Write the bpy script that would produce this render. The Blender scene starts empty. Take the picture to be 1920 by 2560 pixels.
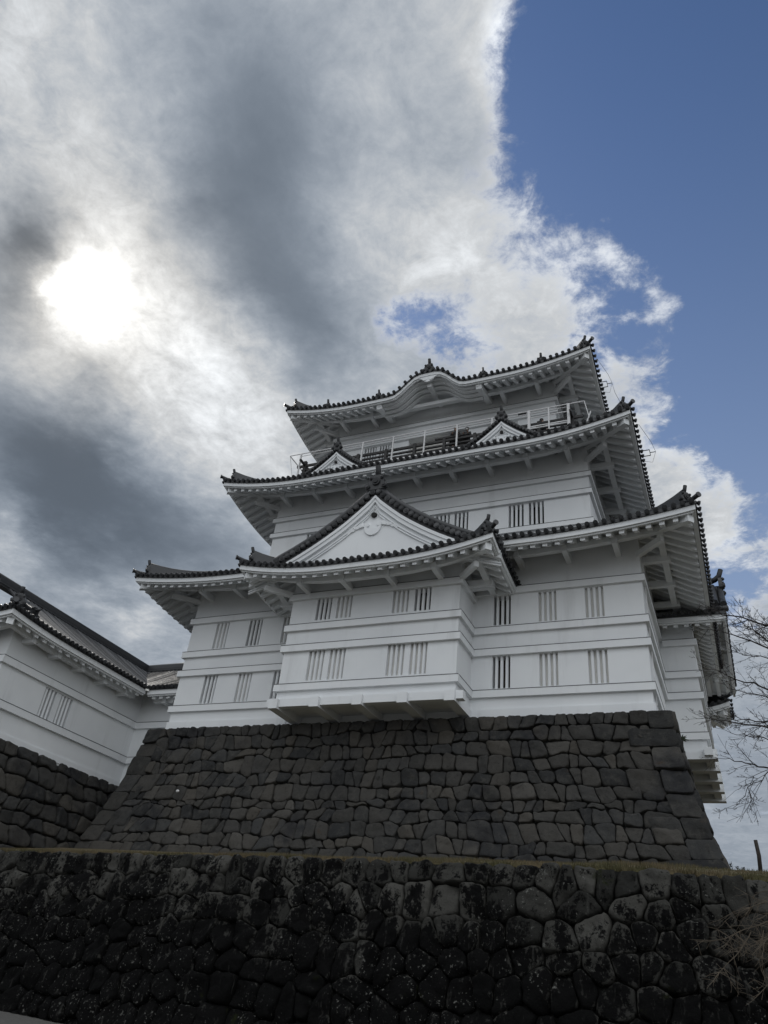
import bpy, math, random
from mathutils import Vector, Matrix, noise

rnd = random.Random(11)
V = Vector
sc = bpy.context.scene
COL = sc.collection

# ------------------------------------------------------------------ camera
cam_data = bpy.data.cameras.new("camera")
cam = bpy.data.objects.new("camera", cam_data)
COL.objects.link(cam)
cr, cu, cf = V((0.9171812, 0.38626525, 0.09786627)), V((0.13622043, -0.53474969, 0.83395849)), V((-0.37446314, 0.75155967, 0.54307958))
cm = Matrix.Identity(4)
for i in range(3):
    cm[i][0], cm[i][1], cm[i][2] = cr[i], cu[i], -cf[i]
cm[0][3], cm[1][3], cm[2][3] = 26.5894, -31.3233, -9.8835
cam.matrix_world = cm
cam_data.sensor_fit = 'VERTICAL'
cam_data.sensor_height = 24.0
cam_data.lens = 24.0 * 1908.03 / 2560.0
cam_data.clip_start = 0.1
cam_data.clip_end = 5000
sc.camera = cam

# ------------------------------------------------------------------ sky, sun, exposure
SUN = V((-0.6235, 0.4080, 0.6669))
SKY_STRENGTH = 0.1
BACK_FILL = 1.12
SKY_HUE = (0.70, 0.80, 0.95)
SKY_OPEN=[(0.067,0.462,0.884,106,-1.50),(-0.005,0.470,0.883,301,-1.25),(0.133,0.573,0.808,121,-1.50),(0.078,0.551,0.831,483,-1.15),(0.142,0.647,0.749,189,-1.40),(0.095,0.742,0.663,247,-1.20),(0.076,0.790,0.609,899,-0.55),(0.019,0.753,0.657,1343,-0.50),(-0.047,0.610,0.791,899,0.35),(-0.017,0.670,0.742,1343,0.40),(-0.007,0.800,0.600,755,0.30),(0.030,0.842,0.539,755,0.30),(-0.308,0.607,0.733,755,-0.48),(-0.264,0.644,0.718,755,-0.52),(-0.218,0.674,0.705,1088,-0.48),(-0.083,0.698,0.712,1088,-0.45),(0.201,0.609,0.768,44,-1.30),(0.184,0.749,0.637,56,-1.30),(0.158,0.385,0.909,30,-1.30),(0.015,0.894,0.449,1088,-0.50),(0.068,0.849,0.524,1088,-0.50),(-0.402,0.382,0.832,121,0.60),(-0.422,0.532,0.734,336,0.50),(-0.695,0.499,0.517,161,0.50),(-0.615,0.612,0.497,225,0.40),(-0.540,0.258,0.801,68,0.50),(-0.267,0.399,0.877,161,0.50),(-0.291,0.517,0.805,225,0.30),(-0.589,0.460,0.665,68,0.40),(-0.532,0.609,0.588,225,0.40),(-0.688,0.619,0.378,121,0.40),(0.35,-0.80,0.48,6,-0.45)]
SKY_LIGHT=[(-0.387,0.335,0.859,139,-0.15),(-0.422,0.428,0.799,161,-0.17),(-0.424,0.536,0.730,272,-0.18),(-0.417,0.603,0.680,755,-0.12),(-0.482,0.395,0.782,1088,-0.05),(-0.430,0.268,0.862,225,-0.08),(-0.210,0.362,0.908,225,-0.05),(-0.194,0.486,0.852,336,-0.05),(-0.567,0.188,0.802,189,0.10),(-0.591,0.284,0.755,161,0.22),(-0.494,0.308,0.813,1088,0.07),(-0.552,0.390,0.737,425,0.26),(-0.647,0.322,0.691,1088,-0.32),(-0.638,0.357,0.682,1700,-0.24),(-0.674,0.347,0.652,1088,-0.20),(-0.540,0.502,0.676,425,0.27),(-0.509,0.593,0.624,336,0.24),(-0.462,0.670,0.581,336,0.13),(-0.591,0.504,0.630,272,0.30),(-0.684,0.418,0.598,555,0.14),(-0.557,0.597,0.577,555,0.10),(-0.285,0.387,0.877,555,0.09),(-0.268,0.467,0.843,755,0.04),(-0.343,0.513,0.787,425,0.12),(-0.248,0.571,0.783,425,0.18),(-0.132,0.547,0.826,425,0.12),(-0.099,0.618,0.780,336,0.16),(-0.187,0.649,0.737,425,0.18),(-0.048,0.664,0.746,555,0.16),(-0.117,0.447,0.887,1343,0.20),(-0.110,0.400,0.910,1700,0.24),(-0.350,0.643,0.681,1088,0.16),(-0.214,0.556,0.803,755,0.05),(-0.697,0.489,0.525,189,-0.24),(-0.652,0.579,0.489,336,-0.18),(-0.595,0.637,0.489,555,-0.16),(-0.708,0.545,0.449,336,-0.08),(-0.552,0.684,0.476,755,-0.09),(-0.628,0.680,0.377,336,-0.04),(-0.743,0.534,0.403,1700,0.26),(-0.653,0.655,0.380,1700,0.24),(-0.693,0.596,0.405,1700,-0.05),(-0.021,0.792,0.610,555,0.14),(0.002,0.828,0.561,555,0.14),(0.045,0.860,0.508,755,0.12),(0.054,0.896,0.440,425,0.06),(0.001,0.974,0.225,189,-0.03)]
world = bpy.data.worlds.new("World")
sc.world = world
world.use_nodes = True
wt = world.node_tree
for n in list(wt.nodes):
    wt.nodes.remove(n)
WN, WL = wt.nodes.new, wt.links.new


def wmath(op, a, b=None, c=None, clamp=False):
    n = WN('ShaderNodeMath'); n.operation = op; n.use_clamp = clamp
    for i, x in enumerate((a, b, c)):
        if x is None:
            continue
        if isinstance(x, (int, float)):
            n.inputs[i].default_value = x
        else:
            WL(x, n.inputs[i])
    return n.outputs[0]


def wvec(op, a, b=None, scale=None):
    n = WN('ShaderNodeVectorMath'); n.operation = op
    for i, x in enumerate((a, b)):
        if x is None:
            continue
        if isinstance(x, (tuple, list, Vector)):
            n.inputs[i].default_value = tuple(x)
        else:
            WL(x, n.inputs[i])
    if scale is not None:
        if isinstance(scale, (int, float)):
            n.inputs['Scale'].default_value = scale
        else:
            WL(scale, n.inputs['Scale'])
    return n.outputs['Value'] if op in ('DOT_PRODUCT', 'LENGTH') else n.outputs[0]


def wnoise(vec, scale, detail, rough=0.55, color=False, dist=0.0):
    n = WN('ShaderNodeTexNoise')
    n.inputs['Scale'].default_value = scale
    n.inputs['Detail'].default_value = detail
    n.inputs['Roughness'].default_value = rough
    n.inputs['Distortion'].default_value = dist
    WL(vec, n.inputs['Vector'])
    return n.outputs['Color'] if color else n.outputs[0]


tc = WN('ShaderNodeTexCoord')
dirv = wvec('NORMALIZE', tc.outputs['Generated'])
sep = WN('ShaderNodeSeparateXYZ'); WL(dirv, sep.inputs[0])
# the cloud layer: a level sheet overhead, so far clouds are foreshortened
zz = wmath('MAXIMUM', wmath('ADD', sep.outputs[2], 0.12), 0.12)
layer = wvec('SCALE', dirv, scale=wmath('DIVIDE', 1.0, zz))
warp_c = wvec('SUBTRACT', wnoise(layer, 3.2, 6, 0.6, color=True), (0.5, 0.5, 0.5))
warp_f = wvec('SUBTRACT', wnoise(layer, 11.0, 6, 0.62, color=True), (0.5, 0.5, 0.5))
wdir = wvec('NORMALIZE', wvec('ADD', wvec('ADD', dirv, wvec('SCALE', warp_c, scale=0.16)), wvec('SCALE', warp_f, scale=0.05)))


def lobes(table, base):
    acc = None
    for (x, y, z, k, a) in table:
        d = wvec('DOT_PRODUCT', wdir, (x, y, z))
        e = wmath('EXPONENT', wmath('MULTIPLY_ADD', d, float(k), -float(k)))
        acc = wmath('MULTIPLY_ADD', e, float(a), base if acc is None else acc)
    return acc


n_big = wnoise(layer, 2.2, 7, 0.58)
n_mid = wnoise(layer, 5.0, 8, 0.62, dist=0.4)
n_fine = wnoise(layer, 15.0, 8, 0.66, dist=0.5)
n_tiny = wnoise(layer, 48.0, 6, 0.65)
cover = lobes(SKY_OPEN, 1.0)
cover = wmath('MULTIPLY_ADD', wmath('SUBTRACT', n_mid, 0.5), 1.9, cover)
cover = wmath('MULTIPLY_ADD', wmath('SUBTRACT', n_fine, 0.5), 1.4, cover)
cover = wmath('MULTIPLY_ADD', wmath('SUBTRACT', n_tiny, 0.5), 0.6, cover)
mr = WN('ShaderNodeMapRange'); mr.interpolation_type = 'SMOOTHSTEP'
WL(cover, mr.inputs[0]); mr.inputs[1].default_value = 0.0; mr.inputs[2].default_value = 0.80
cover = mr.outputs[0]
light = lobes(SKY_LIGHT, 0.37)
sd = wmath('EXPONENT', wmath('MULTIPLY_ADD', wvec('DOT_PRODUCT', dirv, (0.30, -0.62, 0.725)), 3.5, -3.5))
light = wmath('MULTIPLY_ADD', sd, BACK_FILL, light)              # bright lobe added to the unseen sky behind the camera, lighting the facade
mod = wmath('ADD', wmath('MULTIPLY_ADD', n_big, 0.60, 0.40), wmath('MULTIPLY', n_mid, 0.60))
light = wmath('MULTIPLY', light, mod)
rim = wmath('MULTIPLY', cover, wmath('SUBTRACT', 1.0, cover))
light = wmath('MULTIPLY_ADD', rim, 0.9, light)                    # thin edges let the light through
glow_dir = wvec('NORMALIZE', wvec('ADD', dirv, wvec('SCALE', warp_f, scale=0.05)))
gd = wvec('DOT_PRODUCT', glow_dir, tuple(SUN))
for k_, a_ in ((2000.0, 4.8), (330.0, 0.33)):                     # the sun's veiled disc and the glare round it
    light = wmath('MULTIPLY_ADD', wmath('EXPONENT', wmath('MULTIPLY_ADD', gd, k_, -k_)), a_, light)
light = wmath('SMOOTH_MAX', light, 0.135, 0.10)
grain = wmath('ADD', wmath('MULTIPLY', wmath('SUBTRACT', n_fine, 0.5), 1.25), wmath('MULTIPLY', wmath('SUBTRACT', n_tiny, 0.5), 0.55))
thin = wmath('MULTIPLY', wmath('SUBTRACT', light, 0.20, clamp=True), 1.15)
light = wmath('MULTIPLY_ADD', grain, thin, light)
tint = WN('ShaderNodeMix'); tint.data_type = 'RGBA'
mt = WN('ShaderNodeMapRange'); WL(light, mt.inputs[0]); mt.inputs[1].default_value = 0.15; mt.inputs[2].default_value = 0.6
WL(mt.outputs[0], tint.inputs[0])
tint.inputs[6].default_value = (0.82, 1.0, 1.25, 1)
tint.inputs[7].default_value = (0.965, 1.0, 1.035, 1)
warm = WN('ShaderNodeMix'); warm.data_type = 'RGBA'
WL(wmath('MULTIPLY', wmath('EXPONENT', wmath('MULTIPLY_ADD', gd, 130.0, -130.0)), 0.75), warm.inputs[0])
WL(tint.outputs[2], warm.inputs[6]); warm.inputs[7].default_value = (1.04, 1.0, 0.93, 1)
cl = wvec('SCALE', warm.outputs[2], scale=wmath('MULTIPLY', light, 1.0 / SKY_STRENGTH))
sky = WN('ShaderNodeTexSky'); sky.sky_type = 'NISHITA'; sky.sun_disc = False
sky.sun_elevation = math.asin(SUN.z)
sky.sun_rotation = math.atan2(SUN.x, SUN.y)
sky.altitude = 50; sky.air_density = 1.0; sky.dust_density = 0.4; sky.ozone_density = 2.0
hz = wmath('POWER', wmath('SUBTRACT', 0.92, sep.outputs[2], clamp=True), 1.5)
haze = WN('ShaderNodeMix'); haze.data_type = 'RGBA'               # the blue pales towards the horizon
WL(wmath('MULTIPLY', hz, 1.65, clamp=True), haze.inputs[0])
WL(wvec('MULTIPLY', sky.outputs[0], SKY_HUE), haze.inputs[6])
haze.inputs[7].default_value = (0.335 / SKY_STRENGTH, 0.415 / SKY_STRENGTH, 0.55 / SKY_STRENGTH, 1)
mixs = WN('ShaderNodeMix'); mixs.data_type = 'RGBA'
WL(cover, mixs.inputs[0]); WL(haze.outputs[2], mixs.inputs[6]); WL(cl, mixs.inputs[7])
bg = WN('ShaderNodeBackground'); bg.inputs[1].default_value = SKY_STRENGTH
WL(mixs.outputs[2], bg.inputs[0])
wo = WN('ShaderNodeOutputWorld'); WL(bg.outputs[0], wo.inputs[0])

sun_data = bpy.data.lights.new("sun", 'SUN')
sun_data.energy = 1.2
sun_data.angle = math.radians(6.0)
sun_data.color = (1.0, 0.95, 0.88)
sun = bpy.data.objects.new("sun", sun_data)
COL.objects.link(sun)
sun.location = SUN * 120
sun.rotation_euler = SUN.to_track_quat('Z', 'Y').to_euler()

sc.view_settings.view_transform = 'Standard'
sc.view_settings.look = 'None'
sc.view_settings.exposure = 0.0
sc.view_settings.gamma = 1.0
sc.view_settings.use_curve_mapping = False


# ------------------------------------------------------------------ materials
class M:
    def __init__(s, name):
        s.m = bpy.data.materials.new(name); s.m.use_nodes = True
        s.t = s.m.node_tree; s.b = s.t.nodes['Principled BSDF']
        s.tc = s.t.nodes.new('ShaderNodeTexCoord')

    def n(s, kind, **kw):
        x = s.t.nodes.new(kind)
        for k, v in kw.items():
            if k.startswith('i_'):
                x.inputs[int(k[2:]) if k[2:].isdigit() else k[2:]].default_value = v
            else:
                setattr(x, k, v)
        return x

    def l(s, a, b):
        s.t.links.new(a, b)

    def noise(s, scale, detail=5, rough=0.55, stretch=None, seed=0.0):
        mp = s.n('ShaderNodeMapping'); s.l(s.tc.outputs['Object'], mp.inputs[0])
        mp.inputs[1].default_value = (seed, seed * 1.7, seed * 0.6)
        if stretch:
            mp.inputs[3].default_value = stretch
        x = s.n('ShaderNodeTexNoise'); x.inputs['Scale'].default_value = scale
        x.inputs['Detail'].default_value = detail; x.inputs['Roughness'].default_value = rough
        s.l(mp.outputs[0], x.inputs['Vector'])
        return x.outputs[0]

    def ramp(s, fac, a, b, lo=0.0, hi=1.0):
        r = s.n('ShaderNodeMapRange'); r.interpolation_type = 'SMOOTHSTEP'
        s.l(fac, r.inputs[0]); r.inputs[1].default_value = a; r.inputs[2].default_value = b
        r.inputs[3].default_value = lo; r.inputs[4].default_value = hi
        return r.outputs[0]

    def mix(s, fac, a, b):
        x = s.n('ShaderNodeMix', data_type='RGBA')
        if isinstance(fac, (int, float)):
            x.inputs[0].default_value = fac
        else:
            s.l(fac, x.inputs[0])
        for i, c in ((6, a), (7, b)):
            if isinstance(c, tuple):
                x.inputs[i].default_value = (*c, 1)
            else:
                s.l(c, x.inputs[i])
        return x.outputs[2]

    def bump(s, h, strength, dist=0.02):
        b = s.n('ShaderNodeBump'); b.inputs['Strength'].default_value = strength
        b.inputs['Distance'].default_value = dist
        s.l(h, b.inputs['Height']); s.l(b.outputs[0], s.b.inputs['Normal'])

    def out(s, color, rough=0.6, metal=0.0):
        if isinstance(color, tuple):
            s.b.inputs['Base Color'].default_value = (*color, 1)
        else:
            s.l(color, s.b.inputs['Base Color'])
        if isinstance(rough, (int, float)):
            s.b.inputs['Roughness'].default_value = rough
        else:
            s.l(rough, s.b.inputs['Roughness'])
        s.b.inputs['Metallic'].default_value = metal
        return s.m


def mk_plaster():
    m = M('white_plaster')
    c = m.mix(m.ramp(m.noise(0.35, 4), 0.35, 0.7), (0.81, 0.83, 0.84), (0.75, 0.77, 0.785))
    c = m.mix(m.ramp(m.noise(1.2, 6, 0.6, stretch=(1, 1, 0.12), seed=4), 0.54, 0.8, 0, 0.55), c, (0.54, 0.55, 0.55))
    m.bump(m.noise(30, 3), 0.08, 0.01)
    return m.out(c, 0.75)


def mk_tile():
    m = M('dark_roof_tile')
    g = m.n('ShaderNodeNewGeometry')
    c = m.mix(g.outputs['Random Per Island'], (0.007, 0.008, 0.010), (0.046, 0.048, 0.052))
    c = m.mix(m.ramp(m.noise(3.0, 6, 0.65), 0.5, 0.75, 0, 0.6), c, (0.050, 0.050, 0.049))
    w = m.n('ShaderNodeTexNoise'); w.inputs['Scale'].default_value = 9
    m.l(m.tc.outputs['Object'], w.inputs['Vector'])
    m.bump(m.noise(14, 4), 0.25, 0.02)
    return m.out(c, m.ramp(g.outputs['Random Per Island'], 0.0, 1.0, 0.66, 0.36))


def mk_base_stone():
    m = M('grey_andesite')
    g = m.n('ShaderNodeNewGeometry'); r = g.outputs['Random Per Island']
    cr_ = m.n('ShaderNodeValToRGB'); m.l(r, cr_.inputs[0])
    e = cr_.color_ramp.elements
    e[0].position = 0.0; e[0].color = (0.032, 0.033, 0.034, 1)
    e[1].position = 1.0; e[1].color = (0.088, 0.084, 0.077, 1)
    for p, c in ((0.25, (0.050, 0.049, 0.046)), (0.5, (0.064, 0.061, 0.056)), (0.7, (0.052, 0.053, 0.053)), (0.9, (0.076, 0.070, 0.061))):
        x = e.new(p); x.color = (*c, 1)
    c = m.mix(m.ramp(m.noise(0.30, 4, 0.6, seed=9), 0.52, 0.66, 0, 0.8), cr_.outputs[0], (0.026, 0.027, 0.030))
    c = m.mix(m.ramp(m.noise(3.2, 9, 0.75, seed=2), 0.46, 0.72, 0, 0.6), c, (0.092, 0.088, 0.079))
    c = m.mix(m.ramp(m.noise(5.0, 8, 0.75, seed=5), 0.54, 0.68, 0, 0.65), c, (0.022, 0.021, 0.020))
    c = m.mix(m.ramp(m.noise(1.0, 6, 0.6, seed=31), 0.66, 0.74, 0, 0.35), c, (0.075, 0.046, 0.026))
    m.bump(m.noise(8, 10, 0.78), 1.0, 0.06)
    m.b.inputs['Specular IOR Level'].default_value = 0.15
    return m.out(c, 0.9)


def mk_wall_stone():
    m = M('black_lichened_stone')
    g = m.n('ShaderNodeNewGeometry'); r = g.outputs['Random Per Island']
    c = m.mix(r, (0.026, 0.026, 0.024), (0.085, 0.083, 0.075))
    # black growth, streaming down the faces; extra black low on the wall paints in the shade there
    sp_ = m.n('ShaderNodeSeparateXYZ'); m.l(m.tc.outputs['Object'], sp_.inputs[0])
    shade_bias = m.ramp(sp_.outputs[2], 0.8, 5.0, 0.17, -0.03)
    dry = m.n('ShaderNodeMath', operation='ADD'); m.l(shade_bias, dry.inputs[0]); m.l(m.ramp(sp_.outputs[0], 7.0, 14.0, 0.0, -0.07), dry.inputs[1]); shade_bias = dry.outputs[0]  # less black towards the right end
    grow = m.n('ShaderNodeMath', operation='ADD'); m.l(m.noise(1.3, 9, 0.70, stretch=(1, 1, 0.55), seed=6), grow.inputs[0]); m.l(shade_bias, grow.inputs[1])
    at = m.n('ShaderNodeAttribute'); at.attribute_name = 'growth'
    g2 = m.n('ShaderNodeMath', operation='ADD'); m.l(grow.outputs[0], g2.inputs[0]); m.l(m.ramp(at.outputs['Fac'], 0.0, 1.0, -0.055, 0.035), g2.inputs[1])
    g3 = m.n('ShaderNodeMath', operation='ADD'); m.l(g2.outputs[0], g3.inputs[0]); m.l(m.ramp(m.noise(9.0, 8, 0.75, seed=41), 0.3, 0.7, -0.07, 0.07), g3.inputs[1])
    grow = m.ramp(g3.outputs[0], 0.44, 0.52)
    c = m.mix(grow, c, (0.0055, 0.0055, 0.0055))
    st = m.ramp(m.noise(5.5, 6, 0.65, stretch=(1, 1, 0.16), seed=1), 0.58, 0.70, 0, 0.55)
    c = m.mix(st, c, (0.075, 0.074, 0.068))
    moss = m.ramp(m.noise(1.1, 5, 0.6, seed=14), 0.66, 0.76, 0, 0.7)
    c = m.mix(moss, c, (0.020, 0.024, 0.008))
    sp = m.ramp(m.noise(6.5, 7, 0.72, seed=8), 0.60, 0.67)
    sp2 = m.ramp(m.noise(15, 3, 0.5, seed=18), 0.66, 0.70)
    mx = m.n('ShaderNodeMath', operation='MAXIMUM'); m.l(sp, mx.inputs[0]); m.l(sp2, mx.inputs[1])
    where = m.ramp(m.noise(0.55, 5, 0.6, seed=21), 0.43, 0.55)
    mm = m.n('ShaderNodeMath', operation='MULTIPLY'); m.l(mx.outputs[0], mm.inputs[0]); m.l(where, mm.inputs[1])
    c = m.mix(mm.outputs[0], c, (0.15, 0.15, 0.138))
    m.bump(m.noise(7, 10, 0.75), 1.0, 0.09)
    m.b.inputs['Specular IOR Level'].default_value = 0.08
    return m.out(c, 0.95)


def mk_simple(name, col, rough=0.6, var=0.2, scale=4.0, bump=0.15, metal=0.0):
    m = M(name)
    c = m.mix(m.ramp(m.noise(scale, 6, 0.6), 0.3, 0.7), tuple(x * (1 - var) for x in col), tuple(min(1, x * (1 + var)) for x in col))
    m.bump(m.noise(scale * 8, 4), bump, 0.01)
    return m.out(c, rough, metal)


def mk_grass():
    m = M('dry_lawn')
    c = m.mix(m.ramp(m.noise(0.5, 5, 0.6), 0.42, 0.6), (0.125, 0.094, 0.050), (0.066, 0.062, 0.022))
    c = m.mix(m.ramp(m.noise(9, 4, 0.6, seed=3), 0.4, 0.7, 0, 0.6), c, (0.075, 0.062, 0.028))
    m.bump(m.noise(25, 5, 0.7), 0.6, 0.03)
    return m.out(c, 0.9)


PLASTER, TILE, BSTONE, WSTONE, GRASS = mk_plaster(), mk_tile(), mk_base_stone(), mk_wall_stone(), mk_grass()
DARK = mk_simple('dark_interior', (0.012, 0.011, 0.010), 0.8)
BROWN = mk_simple('brown_inner_panel', (0.040, 0.026, 0.020), 0.7, 0.3)
FLASH = mk_simple('grey_flashing', (0.055, 0.058, 0.062), 0.6)
SHUT = mk_simple('pale_shutter', (0.58, 0.57, 0.54), 0.8, 0.06, 1.5)
STEEL = mk_simple('white_painted_steel', (0.66, 0.66, 0.66), 0.45, 0.06)
DWOOD = mk_simple('dark_stained_wood', (0.014, 0.013, 0.013), 0.55, 0.3)
COPPER = mk_simple('dark_copper', (0.02, 0.022, 0.022), 0.5, 0.3)
BACKING = mk_simple('packed_earth', (0.007, 0.007, 0.006), 0.95)
BARK = mk_simple('dark_bark', (0.020, 0.015, 0.013), 0.85, 0.3)
VINE = mk_simple('dry_vine_stem', (0.105, 0.085, 0.062), 0.85, 0.25)
GRAVEL = mk_simple('grey_gravel', (0.095, 0.092, 0.085), 0.95, 0.3, 12.0, 0.6)
LEAF = mk_simple('weed_leaf', (0.020, 0.030, 0.012), 0.7, 0.4)
POSTW = mk_simple('weathered_post', (0.030, 0.024, 0.020), 0.85, 0.3)
GUTTER = mk_simple('bright_valley_metal', (0.72, 0.72, 0.68), 0.35, 0.1, 4, 0.1, 0.6)
SKIN = mk_simple('skin', (0.42, 0.27, 0.20), 0.55, 0.05)
HAIR = mk_simple('black_hair', (0.010, 0.009, 0.009), 0.5, 0.2)
COAT = mk_simple('dark_coat_cloth', (0.012, 0.011, 0.014), 0.8, 0.2)
CAP = mk_simple('white_cap_cloth', (0.62, 0.62, 0.60), 0.7, 0.05)


# ------------------------------------------------------------------ mesh helpers
ORG = {}


class MB:
    def __init__(s):
        s.v, s.f, s.sm = [], [], []
        s.grow = {}

    def add(s, vs, fs, smooth=False):
        o = len(s.v)
        s.v.extend(V(x) for x in vs)
        for f in fs:
            s.f.append(tuple(o + i for i in f)); s.sm.append(smooth)

    def quad(s, a, b, c, d):
        s.add((a, b, c, d), ((0, 1, 2, 3),))

    def hexa(s, p):    # eight corners: four below (ccw), four above
        s.add(p, ((3, 2, 1, 0), (4, 5, 6, 7), (0, 1, 5, 4), (1, 2, 6, 5), (2, 3, 7, 6), (3, 0, 4, 7)))

    def box(s, x0, x1, y0, y1, z0, z1, xf=None):
        p = [V(q) for q in ((x0, y0, z0), (x1, y0, z0), (x1, y1, z0), (x0, y1, z0), (x0, y0, z1), (x1, y0, z1), (x1, y1, z1), (x0, y1, z1))]
        if xf:
            p = [xf(q) for q in p]
        s.hexa(p)

    def bar(s, a, b, w, h, up=V((0, 0, 1))):    # bar from a to b, section w x h centred on the line
        a, b = V(a), V(b); d = (b - a).normalized()
        sd = d.cross(up)
        sd = sd.normalized() if sd.length > 1e-4 else V((1, 0, 0))
        u = sd.cross(d).normalized()
        q = []
        for (e, k) in ((a, -1), (a, 1), (b, 1), (b, -1)):
            q.append(e + sd * (k * w / 2) - u * (h / 2))
        q += [e + u * h for e in q]
        s.hexa(q)

    def tube(s, pts, rad, n=8, cap=True, smooth=True):
        pts = [V(p) for p in pts]
        if isinstance(rad, (int, float)):
            rad = [rad] * len(pts)
        o = len(s.v); prev = None
        for i, p in enumerate(pts):
            d = (pts[min(i + 1, len(pts) - 1)] - pts[max(i - 1, 0)]).normalized()
            if prev is None:
                a = d.orthogonal().normalized()
            else:
                a = prev - d * prev.dot(d)
                a = a.normalized() if a.length > 1e-5 else d.orthogonal().normalized()
            prev = a
            b = d.cross(a)
            for k in range(n):
                t = 2 * math.pi * k / n
                s.v.append(p + (a * math.cos(t) + b * math.sin(t)) * rad[i])
        for i in range(len(pts) - 1):
            for k in range(n):
                k2 = (k + 1) % n
                s.f.append((o + i * n + k, o + i * n + k2, o + (i + 1) * n + k2, o + (i + 1) * n + k)); s.sm.append(smooth)
        if cap:
            s.f.append(tuple(o + k for k in reversed(range(n)))); s.sm.append(False)
            e = o + (len(pts) - 1) * n
            s.f.append(tuple(e + k for k in range(n))); s.sm.append(False)

    def prism(s, outline, ext):    # planar outline extruded by the vector ext
        n = len(outline); ext = V(ext)
        p = [V(x) for x in outline]
        fs = [tuple(range(n)), tuple(reversed(range(n, 2 * n)))]
        fs += [(i, i + n, (i + 1) % n + n, (i + 1) % n) for i in range(n)]
        s.add(p + [x + ext for x in p], fs)

    def grid(s, rows, smooth=False):
        o = len(s.v); m = len(rows[0])
        for r in rows:
            s.v.extend(V(x) for x in r)
        for i in range(len(rows) - 1):
            for j in range(m - 1):
                s.f.append((o + i * m + j, o + i * m + j + 1, o + (i + 1) * m + j + 1, o + (i + 1) * m + j)); s.sm.append(smooth)

    def ball(s, c, rx, ry, rz, n=10, m=7):
        rows = []
        for i in range(m + 1):
            a = math.pi * i / m
            rows.append([V(c) + V((rx * math.sin(a) * math.cos(2 * math.pi * k / n), ry * math.sin(a) * math.sin(2 * math.pi * k / n), rz * math.cos(a))) for k in range(n + 1)])
        s.grid(rows, True)

    def build(s, name, mat, parent=None, smooth=None, origin=None):
        me = bpy.data.meshes.new(name)
        o = ORG.get(parent, V((0, 0, 0))) if parent else (V(origin) if origin else V((0, 0, 0)))
        me.from_pydata([tuple(x - o) for x in s.v], [], s.f)
        me.materials.append(mat)
        me.polygons.foreach_set('use_smooth', s.sm if smooth is None else [smooth] * len(s.f))
        if s.grow:
            at = me.attributes.new('growth', 'FLOAT', 'POINT')
            at.data.foreach_set('value', [s.grow.get(i, 0.0) for i in range(len(s.v))])
        me.update()
        ob = bpy.data.objects.new(name, me)
        COL.objects.link(ob)
        if parent:
            ob.parent = parent
        else:
            ob.location = o
        ORG[ob] = o
        return ob


def tag(o, label=None, cat=None, group=None, kind=None):
    for k, v in (('label', label), ('category', cat), ('group', group), ('kind', kind)):
        if v:
            o[k] = v
    return o


def thing(name, loc, label, cat, group=None):
    o = bpy.data.objects.new(name, None)
    o.empty_display_size = 0.3
    COL.objects.link(o); o.location = loc
    ORG[o] = V(loc)
    return tag(o, label, cat, group)


# ------------------------------------------------------------------ castle parts
def frange(a, b, step):
    n = max(1, int(round((b - a) / step)))
    return [a + (b - a) * i / n for i in range(n + 1)]


def onigawara(mb, p, d, k=1.0, horn=True):
    """ridge-end tile: a scrolled plate facing d, with a boss, two curls and a round tile rising above it"""
    d = V((d[0], d[1], 0)).normalized(); l = V((-d.y, d.x, 0)); u = V((0, 0, 1)); p = V(p)
    half = [(.30, -.05), (.40, .03), (.41, .14), (.33, .20), (.29, .26), (.28, .38), (.22, .50), (.10, .57)]
    outl = [(x, z) for x, z in half] + [(-x, z) for x, z in reversed(half)]
    mb.prism([p + l * (x * k) + u * (z * k) - d * .07 * k for x, z in outl], d * (.14 * k))
    for x, z, r in ((0, .27, .155), (.31, .09, .10), (-.31, .09, .10), (.2, .44, .07), (-.2, .44, .07)):
        c = p + l * (x * k) + u * (z * k)
        mb.tube([c + d * .05 * k, c + d * .13 * k], r * k, 10)
        mb.tube([c + d * .12 * k, c + d * .16 * k], r * k * .55, 8)
    if horn:
        a = p + u * (.46 * k) - d * (.38 * k)
        mb.tube([a, a + d * (.20 * k) + u * (.08 * k), a + d * (.36 * k) + u * (.22 * k), a + d * (.46 * k) + u * (.50 * k)], [.11 * k, .105 * k, .10 * k, .095 * k], 9)


def roll(mb, pts, r=.088, side=None, disc=True, n=6):
    """a row of round cover tiles running up the slope (pts from the eave upwards), closed by an end disc"""
    pts = [V(p) for p in pts]
    d0 = (pts[0] - pts[1]).normalized()
    side = V(side)
    rows = []
    for i, p in enumerate(pts):
        d = (pts[max(i - 1, 0)] - pts[min(i + 1, len(pts) - 1)]).normalized()
        u = d.cross(side); u = u if u.z > 0 else -u
        rows.append([p + side * (r * math.cos(math.pi * k / n)) + u * (r * math.sin(math.pi * k / n)) for k in range(n + 1)])
    mb.grid(rows, True)
    if disc:
        u = d0.cross(side); u = u if u.z > 0 else -u
        c = pts[0] + u * (r * .25)
        mb.tube([c - d0 * .02, c + d0 * .06], r * 1.22, 10)
        mb.tube([c + d0 * .055, c + d0 * .075], r * .7, 8)


SIDES = ('front', 'right', 'back', 'left')


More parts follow.
